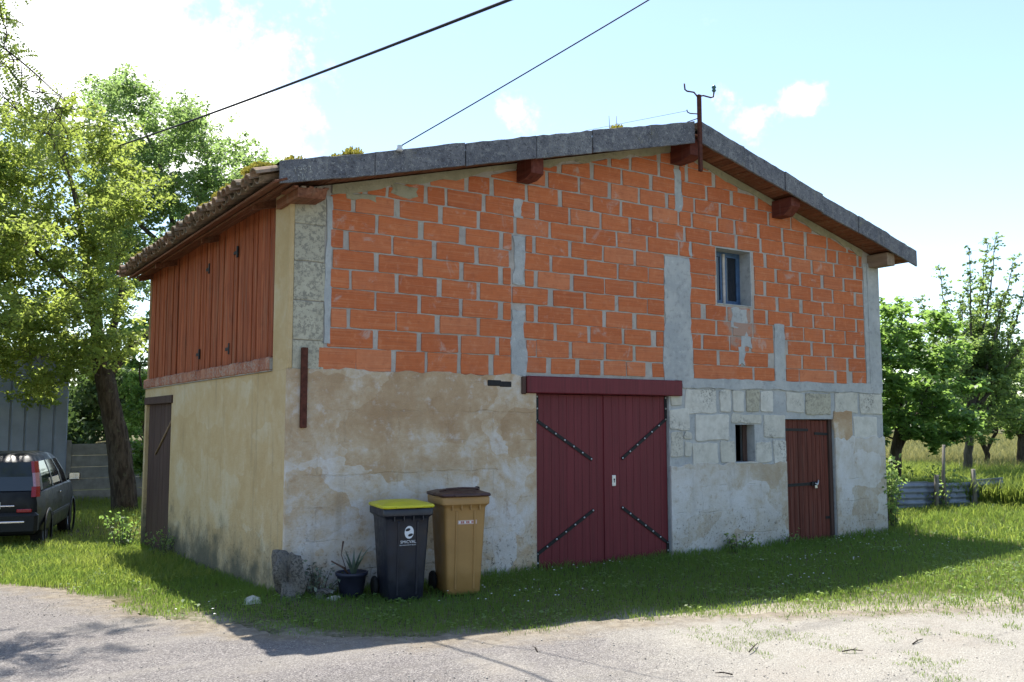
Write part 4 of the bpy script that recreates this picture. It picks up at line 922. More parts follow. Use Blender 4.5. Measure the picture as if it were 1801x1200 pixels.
for s_ in (-1, 1):
    for (t0, t1) in ((.0, .07), (.40, .44), (.74, .78), (.96, 1.0)):
        mb = MB(); q = [gpt(1.0, t0*.98, s_), gpt(1.0, t1, s_), gpt(1.22, t1, s_), gpt(1.449, t1, s_), gpt(1.449, t0, s_), gpt(1.22, t0, s_)]; mb.add(q, [(0, 1, 2, 5), (5, 2, 3, 4)]); mb.build('pillar', CARP, car)
    # tall lamp on the tail corner: red top, clear middle, red bottom
    def lamp(z0, z1, mat, w0=.115):
        pts = []
        for z in (z0, z1):
            k = (z-.8)/(1.5-.8); yb = .0+.15*max(0, k)-.012 if z > 1 else -.012+.03*(z-.8); xo = .775-.075*max(0, (z-1.0)/.5)
            pts.append([(s_*(xo-w0), yb-.014, z), (s_*(xo-.02), yb-.012, z), (s_*(xo+.028), yb+.04, z), (s_*(xo+.026), yb+.10, z), (s_*(xo-w0), yb+.05, z)])
        mb = MB(); mb.ring_loft(pts, False); return fix_normals(mb.build('tail_lamp', mat, car))
    lamp(.90, 1.06, REDL, .085); lamp(1.062, 1.28, CLEARL, .06); lamp(1.282, 1.46, REDL, .065)
    mb = MB(); mb.bbox(s_*.60-.11, s_*.60+.11, -.045, -.01, .66, .715, .01); mb.build('reflector', REDL, car)
    # mirror
    mb = MB(); c = Vector((s_*.955, 2.55, 1.09)); mb.bbox(c.x-.10, c.x+.10, c.y-.04, c.y+.07, c.z-.075, c.z+.075, .025); mi = mb.build('wing_mirror', CARB, car)
    mb = MB(); mb.bbox(c.x-.085, c.x+.085, c.y-.046, c.y-.041, c.z-.06, c.z+.06, .002); mb.build('mirror_glass', CHROME, mi)
    mb = MB(); mb.tube([(s_*.82, 2.58, 1.03), (s_*.90, 2.58, 1.06)], .02, 6); mb.build('mirror_arm', CARB, mi)
    for yw in (.62, 3.14):
        mb = MB(); x0 = s_*.72; mb.lathe([(.19, -.085), (.27, -.09), (.30, -.06), (.305, 0), (.30, .06), (.27, .09), (.19, .085)], 24, (x0, yw, .30), 'x'); wh = mb.build('wheel', RUBBER, car)
        mb = MB(); mb.lathe([(0, .05*s_), (.05, .06*s_), (.06, .04*s_), (.17, .05*s_), (.19, .08*s_), (.195, .06*s_)], 20, (x0, yw, .30), 'x'); mb.build('rim', GALV, wh)
        mb = MB(); mb.lathe([(.31, -.02), (.36, 0), (.36, .012*s_), (.31, .012*s_)], 24, (s_*.852, yw, .32), 'x'); mb.build('wheel_arch', CARB, car)
    mb = MB(); mb.bbox(s_*.868-.008, s_*.868+.008, 1.55, 1.72, .86, .885, .005); mb.build('door_handle', CHROME if s_ > 0 else CARP, car)
    mb = MB(); mb.bbox(s_*.862-.008, s_*.862+.008, .95, 2.75, .52, .58, .006); mb.build('rubbing_strip', CARB, car)
mb = MB(); mb.ring_loft([[(x*1.01, y, z) for x, z in ((.84, 0), (.80, 0), (.80, 0), (.84, 0))] for y, z in ((0, 0), (0, 0))]) if False else mb.bbox(-.80, .80, -.075, .10, .32, .66, .05); mb.build('rear_bumper', CARB, car)
mb = MB(); mb.bbox(-.62, .62, -.085, -.06, .50, .53, .006); mb.build('bumper_strip', CHROME, car)
mb = MB(); mb.bbox(.24, .46, -.035, -.008, .755, .775, .004); mb.build('tailgate_trim', CHROME, car)
mb = MB(); mb.bbox(-.26, .26, -.03, -.006, .72, .83, .004); mb.build('number_plate', plain('plate', (.5, .5, .45), .5), car)
mb = MB(); mb.box(-.66, .66, .18, 2.4, .95, 1.25); mb.build('interior', DARK, car)

# ------------------------------------------------------------------ shed and slab fence behind the car
shed = tag(empty('shed', (-3.2, 17.4, -.16)), 'blue-grey steel clad shed behind the parked car', 'shed')
mb = MB(); mb.box(-4.6, 3.44, .04, 5.0, -.2, 3.9); mb.build('wall', SHEDM, shed)
mb = MB(); mb.prism([(-4.9, 3.85), (3.6, 3.85), (3.6, 4.0), (-4.9, 4.0)], -.4, 5.3); mb.build('roof', GALV, shed)
pm = MB(); pm.add([(0, .038, -.1), (.03, 0, -.1), (.29, 0, -.1), (.32, .038, -.1), (0, .038, 3.84), (.03, 0, 3.84), (.29, 0, 3.84), (.32, .038, 3.84)], [(0, 1, 5, 4), (1, 2, 6, 5), (2, 3, 7, 6)]); pmm = pm.mesh('cladding_panel'); pmm.materials.append(SHEDM)
for k in range(24):
    o = link('cladding_panel', pmm, None, shed); o.location = (3.12-.335*k, 0, 0)
slabf = tag(empty('concrete_slab_fence', (.30, 17.5, -.16)), 'grey concrete slab fence between shed and barn', 'fence')
sm_ = MB().bbox(.07, 1.93, .0, .05, .0, .30, .006).mesh('fence_slab'); sm_.materials.append(SHEDC); pm_ = MB().bbox(-.065, .065, -.04, .09, -.2, 1.62, .01).mesh('fence_post'); pm_.materials.append(SHEDC)
for i in range(5):
    o = link('fence_post', pm_, None, slabf); o.location = (2*i, 0, 0)
    for k in range(5):
        o = link('fence_slab', sm_, None, slabf); o.location = (2*i, rj(.006), .305*k)

# ------------------------------------------------------------------ corrugated sheets at the right
f0 = P(1500, 880, 16.6); f1 = P(1762, 868, 16.9); zb = .34
fen = tag(empty('corrugated_fence', (f0.x, f0.y, zb), math.atan2(f1.y-f0.y, f1.x-f0.x)), 'low fence of rusty blue-grey corrugated sheets in the grass right of the barn', 'fence')
FL = math.hypot(f1.x-f0.x, f1.y-f0.y)
def sheet(x0, x1, h, tiltv, name='corrugated_sheet'):
    nz = 44; V_ = []; F_ = []
    for i in range(nz+1):
        z = h*i/nz; yo = .012*math.sin(z*2*math.pi/.105)
        for x in np.linspace(x0, x1, 6): V_.append((x, yo, z+tiltv*(x-x0)))
    for i in range(nz):
        for k in range(5): a = i*6+k; F_.append((a, a+1, a+7, a+6))
    me = arr_mesh(name, V_, F_, smooth=True); o = link(name, me, GALV, fen); md = o.modifiers.new('t', 'SOLIDIFY'); md.thickness = .002; return o
q = [0, FL*.24, FL*.50, FL*.56, FL*.78, FL]
o = sheet(q[0], q[1]+.03, .47, .0); o = sheet(q[1], q[2], .47, .01); o.location.y = -.03
o = sheet(q[2]-.02, q[3]+.04, .46, -.02); o = sheet(q[3], q[4]+.02, .44, .03); o.location.y = -.03
o = sheet(q[4], q[5], .50, .07); o.location.y = -.055
for (x, h, r_) in ((q[2]+.28, 1.15, .035), (q[2]+.10, .60, .05), (q[4]+.05, .70, .045), (q[5]-.1, .5, .03)):
    mb = MB(); mb.tube([(x, -.09, -.2), (x+rj(.02), -.09, h*.5), (x+rj(.03), -.10, h)], [r_, r_*.9, r_*.8], 7); mb.build('fence_post', W_POST, fen)

# ------------------------------------------------------------------ trees
def unit(n_, r_): v = r_.normal(size=(n_, 3)); return v/np.linalg.norm(v, axis=1, keepdims=True)
def leaf_arrays(C, N, Ax, L_, Wd, fold=.18):
    """C centres, N normals, Ax long axes; returns verts (n*4,3), quads"""
    N = N/np.linalg.norm(N, axis=1, keepdims=True); Ax = Ax-N*(Ax*N).sum(1, keepdims=True); Ax /= np.linalg.norm(Ax, axis=1, keepdims=True)+1e-9
    Bx = np.cross(N, Ax); L_ = np.asarray(L_).reshape(-1, 1); Wd = np.asarray(Wd).reshape(-1, 1)
    v = np.stack([C-Ax*L_*.5, C+Bx*Wd*.5+N*L_*fold-Ax*L_*.05, C+Ax*L_*.5, C-Bx*Wd*.5+N*L_*fold-Ax*L_*.05], 1).reshape(-1, 3)
    F_ = np.arange(len(C)*4).reshape(-1, 4); return v, F_
def cloud_leaves(cen, rad, per, size, r_, flat=.75, up=.9, asp=.5, sprays=None):
    Cs = []; tints = []
    for ci, (c, q) in enumerate(zip(cen, rad)):
        n_ = max(6, int(per*(q/.5)**2)); d = unit(n_, r_); rr = q*r_.random((n_, 1))**.45*(.7+.5*r_.random((n_, 1)))
        if sprays is not None:
            d = sprays[ci][r_.integers(0, len(sprays[ci]), n_)]; t_ = .12+.95*r_.random((n_, 1)); d = d*t_+r_.normal(size=(n_, 3))*(.09+.10*(1-t_))*np.array([1, 1, .8]); rr = q*1.25
        p_ = np.asarray(c)+d*rr*np.array([1, 1, flat]); Cs.append(p_); tints.append(np.clip(r_.random(n_)*.75+.5*(r_.random()-.35), 0, 1))
    C = np.concatenate(Cs); T = np.concatenate(tints); n_ = len(C)
    N = unit(n_, r_)*.9+np.array([0, 0, up]); A_ = unit(n_, r_)+np.array([0, 0, -.25]); s_ = size*(.6+.8*r_.random(n_))
    V_, F_ = leaf_arrays(C, N, A_, s_, s_*asp); return V_, F_, T
def pinnate(cen, rad, per, r_, rach=.22, leaflet=.045, pairs=7, droop=.8):
    Cs = []; As = []; Ns = []; T = []; S = []
    for c, q in zip(cen, rad):
        n_ = min(110, max(4, int(per*(q/.5)**2)))
        for _ in range(n_):
            d = unit(1, r_)[0]; st = np.asarray(c)+d*q*r_.random()**.5; dr = d*.8+np.array([0, 0, -droop*r_.random()*1.4]); dr /= np.linalg.norm(dr)
            sd = np.cross(dr, unit(1, r_)[0]); sd /= np.linalg.norm(sd)+1e-9; nn = np.cross(dr, sd); tt = np.clip(r_.random()*.8+.2*r_.random(), 0, 1)
            for k in range(pairs):
                t = (k+1)/pairs; b = st+dr*rach*t+np.array([0, 0, -.25*rach*t*t])
                for sg in (-1, 1):
                    Cs.append(b+sd*sg*leaflet*.55); As.append(sd*sg+dr*.35); Ns.append(nn+.35*unit(1, r_)[0]); T.append(tt); S.append(leaflet*(.8+.4*r_.random()))
    C = np.array(Cs); S = np.array(S); V_, F_ = leaf_arrays(C, np.array(Ns), np.array(As), S, S*.5, .08); return V_, F_, np.array(T)
def sample_poly(poly, n_, depth, spread, r_, sep=26, tries=6000):
    """cluster centres spread through a crown whose outline at its own distance is poly"""
    Pn = np.array(poly, float); lo, hi = Pn.min(0), Pn.max(0); out = []; px = []
    for _ in range(tries):
        q = lo+(hi-lo)*r_.random(2)
        if not in_poly(q[:1], q[1:], Pn)[0]: continue
        dd = depth+spread*(r_.random()*2-1)
        if any((q[0]-a)**2+(q[1]-b)**2 < sep**2 and abs(dd-c) < spread*.6 for a, b, c in px): continue
        px.append((q[0], q[1], dd)); out.append(np.array(P(q[0], q[1], dd)))
        if len(out) >= n_: break
    return out
def skeleton(trunks, cen, r_, mb, twig=.006, sprays=None, crad=None):
    nodes = []
    for path, rad in trunks:
        pts = [Vector(q) for q in path]; fine = []; fr = []
        for i in range(len(pts)-1):
            for k in range(4): fine.append(pts[i].lerp(pts[i+1], k/4)+Vector((rj(.02), rj(.02), 0))*(1 if i or k else 0)); fr.append(rad[i]+(rad[i+1]-rad[i])*k/4)
        fine.append(pts[-1]); fr.append(rad[-1]); mb.tube(fine, fr, 9)
        nodes += [(np.array(a), b) for a, b in list(zip(fine, fr))[3:]]
    NP = np.array([n_[0] for n_ in nodes]); NR = [n_[1] for n_ in nodes]
    tr0 = NP[-1]; order = sorted(range(len(cen)), key=lambda i: min(np.linalg.norm(NP-cen[i], axis=1)))
    for i in order:
        c = np.asarray(cen[i]); d = np.linalg.norm(NP-c, axis=1)+1.2*np.clip(NP[:, 2]-c[2]+.1, 0, None); j = int(np.argmin(d)); a = NP[j]; L_ = np.linalg.norm(c-a)
        r0 = min(NR[j]*.72, .012+.016*L_); mid = a*.5+c*.5+np.array([rj(.12), rj(.12), .10])*L_; pts = []
        for t in (0, .25, .5, .75, 1): pts.append(a*(1-t)**2+2*mid*t*(1-t)+c*t*t)
        rr = [r0+(twig-r0)*t for t in (0, .25, .5, .75, 1)]; mb.tube([tuple(q) for q in pts], rr, 5, cap=False)
        NP = np.vstack([NP, pts[1:]]); NR += rr[1:]
        if sprays is not None:
            for d in sprays[i]:
                e = c+d*crad[i]*1.2*np.array([1, 1, .75]); mb.tube([tuple(c), tuple((c+e)/2+np.array([rj(.03), rj(.03), .03])), tuple(e)], [twig, twig*.7, twig*.35], 3, cap=False)
            continue
        for _ in range(3):
            e = c+np.array([rj(.35), rj(.35), rj(.3)]); mb.tube([tuple(pts[3]), tuple((pts[3]+e)/2+np.array([0, 0, .05])), tuple(e)], [twig, twig*.8, twig*.4], 4, cap=False)
def tree(name, label, cat, trunks, cen, rad, leafmat, bark, seed, per=200, size=.09, kind='cloud', group=None, asp=.5, flat=.75, up=.9, **kw):
    r_ = np.random.default_rng(seed); b0 = Vector(trunks[0][0][0]); t = tag(empty(name, b0), label, cat, group)
    SP = [unit(7, r_)*np.array([1, 1, .8])+np.array([0, 0, .25]) for _ in cen] if kind == 'cloud' else None
    mb = MB(); skeleton(trunks, cen, r_, mb, sprays=SP, crad=rad); mb.v = [(x-b0.x, y-b0.y, z-b0.z) for x, y, z in mb.v]; mb.build('trunk', bark, t)
    V_, F_, T_ = (cloud_leaves(cen, rad, per, size, r_, flat, up, asp, SP) if kind == 'cloud' else pinnate(cen, rad, per, r_, **kw))
    o = link('crown', arr_mesh('crown', V_-np.array(b0), F_, T_), leafmat, t); return t
RS = np.random.default_rng(5)
def rads(n_, a, b): return a+(b-a)*RS.random(n_)
# left front tree
D = 21.0
crown = [(-260,120),(-120,150),(-20,235),(25,200),(95,185),(165,205),(215,275),(262,330),(285,385),(250,395),(215,380),(195,420),(225,470),(205,520),(240,560),(215,610),(205,660),(160,705),(120,735),(70,705),(20,665),(-60,690),(-180,640),(-260,560)]
cen = sample_poly(crown, 205, D-.7, 2.6, RS, 20)+sample_poly([(-260,300),(40,330),(75,480),(60,620),(-40,660),(-260,640)], 50, 17.6, 1.6, RS, 24)
b = P(222, 882, D); b.z = -.2
tr = [([b, P(212, 800, D), P(196, 720, D), P(182, 650, D), P(172, 590, D)], [.30, .27, .235, .22, .19]), ([P(172, 590, D), P(163, 520, D), P(150, 450, D-.3), P(140, 380, D-.3), P(120, 300, D)], [.15, .12, .09, .065, .04]),
      ([P(180, 640, D), P(205, 560, D+.3), P(215, 500, D+.4), P(205, 430, D+.6)], [.11, .085, .06, .035]), ([P(186, 665, D), P(222, 618, D+.2), P(262, 585, D+.4)], [.12, .10, .07]), ([P(168, 560, D), P(120, 500, D-.5), P(60, 440, D-.6), P(0, 380, D-.5)], [.09, .07, .05, .03]), ([P(175, 620, D), P(110, 590, D-.6), P(40, 560, D-.8)], [.08, .05, .03])]
tree('maple_tree', 'leaning yellow-green tree with dark trunk between car and barn', 'tree', tr, cen, rads(len(cen), .36, .72), LEAF_A, BARK, 1, 270, .105, asp=.55, group='trees left of the barn')
# tall tree behind it
D = 27.0
crown = [(150,230),(185,165),(205,150),(240,152),(262,190),(300,215),(340,178),(352,172),(372,235),(420,255),(460,278),(500,300),(490,400),(400,440),(330,470),(285,480),(255,520),(200,560),(150,520),(175,430),(165,330)]
cen = sample_poly(crown, 140, D, 2.0, RS, 18)
b = P(300, 880, D); b.z = -.2
tr = [([b, P(302, 760, D), P(300, 640, D), P(305, 520, D), P(310, 430, D)], [.32, .27, .24, .2, .15]), ([P(310, 430, D), P(300, 360, D), P(280, 290, D), P(250, 220, D)], [.11, .08, .06, .03]), ([P(308, 460, D), P(345, 380, D+.4), P(370, 310, D+.5), P(350, 230, D)], [.10, .08, .05, .03]), ([P(308, 450, D), P(250, 400, D-.4), P(210, 330, D-.5)], [.09, .06, .03])]
tree('ash_tree', 'tall grey-green tree rising behind the left roof eave', 'tree', tr, cen, rads(len(cen), .42, .85), LEAF_B, BARK2, 2, 190, .125, asp=.5, group='trees left of the barn')
# dark shrub by the back corner of the barn
D = 23.5; cen = sample_poly([(205,600),(240,560),(285,560),(290,830),(232,830),(222,700)], 26, D, .9, RS, 16); b = P(262, 870, D); b.z = -.2
tree('evergreen_shrub', 'dark green shrub squeezed behind the back corner of the barn', 'shrub', [([b, P(258, 800, D), P(250, 720, D), P(246, 640, D)], [.07, .06, .04, .02])], cen, rads(len(cen), .35, .5), LEAF_F, BARK, 3, 300, .13, asp=.6)
# feathery tree standing left of the frame, one bough hanging in
b = Vector((-6.0, 1.6, -.05)); bough = [P(-330, 250, 10.3), P(-160, 60, 10.0), P(-40, 40, 9.7), P(60, 130, 9.4), P(130, 190, 9.3)]
cen = []; rr_ = []
for (px, py, d, q) in [(2,25,9.6,.14),(14,60,9.6,.15),(-10,120,9.6,.22),(18,105,9.6,.15),(30,150,9.5,.16),(62,165,9.45,.16),(25,190,9.5,.17),(50,210,9.5,.15),(85,195,9.4,.15),(105,215,9.35,.16),(75,235,9.4,.15),(95,262,9.4,.15),(115,285,9.35,.14),(120,245,9.3,.13),(-40,60,9.7,.3),(-60,180,9.8,.35),(-110,120,9.9,.4),(-170,90,10,.45),(-200,230,10.2,.5),(-90,-60,9.8,.4),(-30,-40,9.7,.35),(-150,-150,10,.5),(-280,0,10.2,.6),(-60,-160,9.6,.4),(-330,150,10.6,.6),(-230,-260,10,.6)]:
    cen.append(np.array(P(px, py, d))); rr_.append(q)
for (hx, hy, hz) in [(-2.12,2.81,8.6),(-1.80,2.92,8.6),(-1.50,3.02,8.6),(-1.19,3.06,8.6),(-.92,3.19,8.6),(-2.09,1.94,8.6),(-1.81,1.97,8.6),(-1.53,2.11,8.6),(-1.25,2.18,8.6),(-2.5,2.6,8.7),(-2.6,3.3,8.7),(-2.5,1.9,8.6),(-2.08,3.71,8.8)]: cen.append(np.array((hx, hy, hz+.1))); rr_.append(.2)
for k in range(10): cen.append(np.array((-6.0+rj(2.3), 1.8+rj(2.4), 6.2+rj(2.2)))); rr_.append(.6)
tree('robinia_tree', 'feathery light green bough hanging in at the upper left edge', 'tree', [([b, (-6.05, 1.7, 2.2), (-5.9, 1.6, 4.2), (-5.6, 1.5, 6.0)], [.20, .17, .14, .09]), (([(-5.9, 1.6, 4.2)]+bough), [.08, .035, .016, .011, .008, .004]), ([(-5.6, 1.5, 6.0), (-4.4, 2.0, 8.0), (-3.0, 2.4, 8.6), (-2.0, 2.6, 8.65)], [.08, .06, .035, .015])], cen, rr_, LEAF_C, BARK, 4, 110, kind='pin', rach=.22, leaflet=.05, pairs=8)
# right: dense fig-like bush
D = 19.5; cen = sample_poly([(1480,560),(1545,555),(1590,545),(1645,560),(1690,600),(1712,660),(1700,740),(1680,785),(1630,790),(1600,770),(1580,800),(1545,830),(1480,830)], 78, D, 1.3, RS, 20); b = P(1572, 882, D); b.z = .2
tree('fig_tree', 'dense dark glossy leafy bush tight against the right side of the barn', 'tree', [([b, P(1575, 820, D), P(1580, 760, D), P(1590, 700, D)], [.16, .13, .10, .07]), ([P(1578, 790, D), P(1620, 720, D), P(1640, 660, D)], [.09, .06, .03])], cen, rads(len(cen), .30, .46), LEAF_F, BARK, 6, 420, .12, asp=.7, up=1.2, group='trees right of the barn')
# right: upright fruit tree with whip shoots
D = 24.0; b = P(1700, 870, D); b.z = .15; trunks = [([b, P(1702, 810, D), P(1705, 760, D), P(1712, 700, D)], [.13, .11, .10, .08])]; cen = []; rr_ = []
for (x0, y0, x1, y1, d) in [(1708,730,1752,420,0),(1708,720,1735,428,.5),(1705,740,1706,446,-.3),(1700,740,1652,475,.3),(1700,760,1622,528,-.4),(1712,720,1785,458,.4),(1712,740,1812,480,0),(1705,700,1690,520,.8),(1715,700,1765,520,-.7),(1715,740,1845,560,.2),(1702,720,1668,560,-.6),(1712,690,1725,500,1.0),(1710,720,1800,600,-.8)]:
    path = []; n_ = 6
    for k in range(n_+1):
        t = k/n_; path.append(P(x0+(x1-x0)*(t**.8)+rj(3), y0+(y1-y0)*t, D+d*t))
    trunks.append((path, [.045*(1-t/n_)+.006 for t in range(n_+1)]))
    L_ = n_*3
    for k in range(5, L_+1):
        t = k/L_; c = P(x0+(x1-x0)*(t**.8), y0+(y1-y0)*t, D+d*t); cen.append(np.array(c)+np.array([rj(.16), rj(.16), rj(.1)])*(1.3-t)); rr_.append((.36 if t < .6 else .28)*(1.2-.62*t))
low = sample_poly([(1640,640),(1700,600),(1790,620),(1800,740),(1740,770),(1650,765)], 34, D, 1.2, RS, 18); cen += low; rr_ += [.42]*len(low)
tree('fruit_tree', 'tall slender tree with upright leafy shoots above the corrugated fence', 'tree', trunks, cen, rr_, LEAF_D, BARK2, 7, 260, .095, asp=.6, group='trees right of the barn')
D = 27.0; cen = sample_poly([(1725,650),(1760,620),(1810,610),(1880,600),(1900,760),(1800,765),(1740,750)], 44, D, 1.5, RS, 18); b = P(1797, 850, D); b.z = .15
tree('plum_tree', 'low spreading tree at the right edge of the picture', 'tree', [([b, P(1795, 790, D), P(1797, 750, D), P(1810, 690, D)], [.12, .10, .09, .05]), ([P(1796, 770, D), P(1765, 720, D), P(1750, 680, D)], [.07, .05, .03])], cen, rads(len(cen), .35, .55), LEAF_D, BARK, 8, 300, .12, asp=.6, group='trees right of the barn')
D = 29.0; cen = sample_poly([(1560,640),(1640,600),(1740,640),(1745,740),(1700,765),(1560,760)], 34, D, 1.4, RS, 20); b = P(1738, 850, D); b.z = .15
tree('plum_tree', 'small bushy tree half hidden between the glossy bush and slender tree', 'tree', [([b, P(1736, 800, D), P(1722, 760, D), P(1700, 700, D)], [.09, .08, .06, .03]), ([P(1735, 795, D), P(1752, 760, D), P(1760, 720, D)], [.06, .05, .03])], cen, rads(len(cen), .4, .6), LEAF_F, BARK, 9, 260, .13, asp=.6, group='trees right of the barn')
# far wood
r_ = np.random.default_rng(21); cen = []; rr_ = []
for (a0, a1, d0) in ((1380, 2300, 115), (-700, 420, 75)):
    for k in range(150):
        px = a0+(a1-a0)*r_.random(); d = d0+16*r_.random(); h = (3.2+2.6*vnoise(np.array([px*.012]), np.array([d0]), 1, 4)[0]*1.6)*r_.random()**.6
        q = P(px, 743, d); cen.append(np.array((q.x, q.y, .3+h))); rr_.append(1.5+1.2*r_.random())
V_, F_, T_ = cloud_leaves(cen, rr_, 22, .55, r_, .8, .6, .6); tag(link('far_wood', arr_mesh('far_wood', V_, F_, T_), LEAF_H), 'hazy row of trees far across the field', 'wood', kind='stuff')

# ------------------------------------------------------------------ creeper and weeds at the walls
def weed(name, label, cat, base, stems, H, spread, leaf, mat, seed, per=14, group=None):
    r_ = np.random.default_rng(seed); t = tag(empty(name, base), label, cat, group); mb = MB(); Cs = []
    for k in range(stems):
        a = r_.random()*6.283; s_ = spread*r_.random(); hh = H*(.5+.5*r_.random()); b = Vector((math.cos(a)*s_*.35, math.sin(a)*s_*.35, -.03)); e = Vector((math.cos(a)*s_, math.sin(a)*s_, hh)); m_ = b.lerp(e, .5)+Vector((0, 0, hh*.15)); pts = [b, m_, e]
        mb.tube([tuple(q) for q in pts], [.006, .005, .002], 4, cap=False)
        for i in range(per):
            u = .12+.88*r_.random(); q = (b*(1-u)**2+m_*2*u*(1-u)+e*u*u); Cs.append(np.array(q)+r_.normal(size=3)*leaf*.7)
    mb.build('stem', BARK2, t); C = np.array(Cs); n_ = len(C); N = unit(n_, r_)+np.array([0, 0, .8]); s_ = leaf*(.6+.8*r_.random(n_)); V_, F_ = leaf_arrays(C, N, unit(n_, r_), s_, s_*.6)
    link('leaves', arr_mesh('leaves', V_, F_, r_.random(n_)), mat, t); return t
def onto(x, y): return (x, y, float(g(x, y)))
weed('creeper', 'leafy creeper growing up the right corner of the barn', 'creeper', onto(10.35, .1), 26, 1.25, .45, .075, LEAF_D, 31, 26)
weed('creeper', 'low green creeper over the left end of the corrugated fence', 'creeper', (f0.x+1.6, f0.y-.75, .28), 22, .6, .5, .07, LEAF_D, 32, 20)
weed('weed_clump', 'weed clump at the wall foot between double door and small door', 'weeds', onto(6.45, -.16), 14, .26, .3, .05, LEAF_D, 33, 10)
weed('weed_clump', 'small weed clump beside the small brown door', 'weeds', onto(7.55, -.14), 9, .2, .16, .045, LEAF_D, 34, 10)
weed('weed_clump', 'dry grey-green weeds between the corner stone and flower pot', 'weeds', onto(.28, -.22), 18, .30, .26, .045, LEAF_S, 35, 10)
weed('weed_clump', 'weeds at the foot of the side wall by the brown door', 'weeds', onto(-.18, 4.6), 18, .42, .35, .05, LEAF_D, 36, 12)
weed('weed_clump', 'tall leafy weeds at the far foot of the side door', 'weeds', onto(-.25, 6.9), 20, .6, .4, .06, LEAF_F, 37, 14)
weed('weed_clump', 'bramble tangle at the right end of the corrugated fence', 'weeds', (f1.x-.3, f1.y+.9, .28), 20, .8, .6, .07, LEAF_D, 38, 18)
weed('weed_clump', 'leafy weeds around the tall grey fence post', 'weeds', (f0.x+1.9, f0.y+.2, .28), 18, .75, .45, .06, LEAF_C, 39, 18)

# ------------------------------------------------------------------ grass
def visible(x, y, z, m=.16):
    d = np.stack([x-CAM[0], y-CAM[1], z-CAM[2]], -1); zz = d @ fw; u = (d @ rt)/zz*FPX; v = (d @ upv)/zz*FPX
    return (zz > .5) & (np.abs(u) < .5+m) & (np.abs(v) < .334+m)
def barn_foot(x, y, m=.03): return (x > -m) & (x < W+m) & (y > -m) & (y < DEP+m)
def blades(name, x, y, h, w, lean, r_, mat, label, tint=None, seg=2):
    n_ = len(x); z = g(x, y)-.004; a = r_.random(n_)*6.283; b = r_.random(n_)*6.283
    s_ = np.stack([np.cos(a), np.sin(a), np.zeros(n_)], -1)*(w[:, None]*.5); d = np.stack([np.cos(b), np.sin(b), np.zeros(n_)], -1)*(h*lean*r_.random(n_))[:, None]
    p0 = np.stack([x, y, z], -1); p1 = p0+d*.30+np.array([0, 0, 1])*(h*.55)[:, None]; p2 = p0+d+np.array([0, 0, 1])*(h*(1-.25*lean))[:, None]
    V_ = np.stack([p0-s_, p0+s_, p1+s_*.75, p1-s_*.75, p2], 1).reshape(-1, 3); k = np.arange(n_)*5
    # quads with a degenerate-free tip: two triangles below, one above
    F_ = np.concatenate([np.stack([k, k+1, k+2], -1), np.stack([k, k+2, k+3], -1), np.stack([k+3, k+2, k+4], -1)]); t = r_.random(n_) if tint is None else tint
    o = link(name, arr_mesh(name, V_, F_, np.concatenate([t, t, t])), mat); return tag(o, label, 'grass', kind='stuff')
r_ = np.random.default_rng(77)
def scatter(n_, x0, x1, y0, y1): return x0+(x1-x0)*r_.random(n_), y0+(y1-y0)*r_.random(n_)
# short turf before the gable and round the corner
x, y = scatter(560000, -4, 15, -5.6, 8.0)
road_m = on_road(x, y); edge = on_road(x, y, 1.1); cl = vnoise(x, y, 3.1, 41)*.6+vnoise(x, y, 9, 42)*.4
rightp = sstep(x, 1.6, 3.2)*sstep(y, -7, -4)*(1-sstep(y, -2.6, -2.0))
patchy = (cl > .60+.10*sstep(-y, 3.5, 5.5)-.08*sstep(x, 5, 9)) & (rightp > .3)
sd_ = np.where(in_poly(x, y, ROADPOLY), -1, 1)*poly_dist(x, y)+(vnoise(x, y, 1.6, 51)-.5)*.5+(vnoise(x, y, 5, 52)-.5)*.35
wide = .22+1.15*sstep(x, 2.2, 5.5); keep = (r_.random(len(x)) < sstep(sd_, -wide*.8, wide)) & (cl > .16)
keep |= patchy & (r_.random(len(x)) < .95)
keep &= ~barn_foot(x, y) & visible(x, y, g(x, y))
dist = np.hypot(x-CAM[0], y-CAM[1]); keep &= r_.random(len(x)) < np.clip(10.5/dist, .25, 1)**1.5
x, y = x[keep], y[keep]; n_ = len(x); near_wall = 2.0*vnoise(x, y, 2.5, 71)*np.exp(-np.clip(-y, 0, 9)/.25)*((x > 0) & (y < 0))+np.exp(-np.clip(-x, 0, 9)/.3)*((y > 0) & (x < 0))
left = sstep(-x, .9, 2.2)*sstep(y, -.5, 2); rg = sstep(x, 9, 12)
tl = vnoise(x, y, 1.3, 43); h = (.028+.04*r_.random(n_)+.045*tl*r_.random(n_))*(1+.9*near_wall+1.8*left*tl+.9*rg); road_m = on_road(x, y); h *= .7+.3*sstep(sd_[keep], -.3, .5); h = np.where(sd_[keep] < -.25, .016+.03*r_.random(n_), h)
tint = np.clip(.15+.5*r_.random(n_)+.35*(vnoise(x, y, .8, 44)-.4)+.35*rightp[keep]*r_.random(n_)+.25*rg, 0, 1)
dist = dist[keep]
blades('lawn_grass', x, y, h, (.004+.004*r_.random(n_))*np.clip(dist/10, .6, 2.2), .8, r_, GRASS_L, 'short green turf along the barn walls and yard edge', tint)
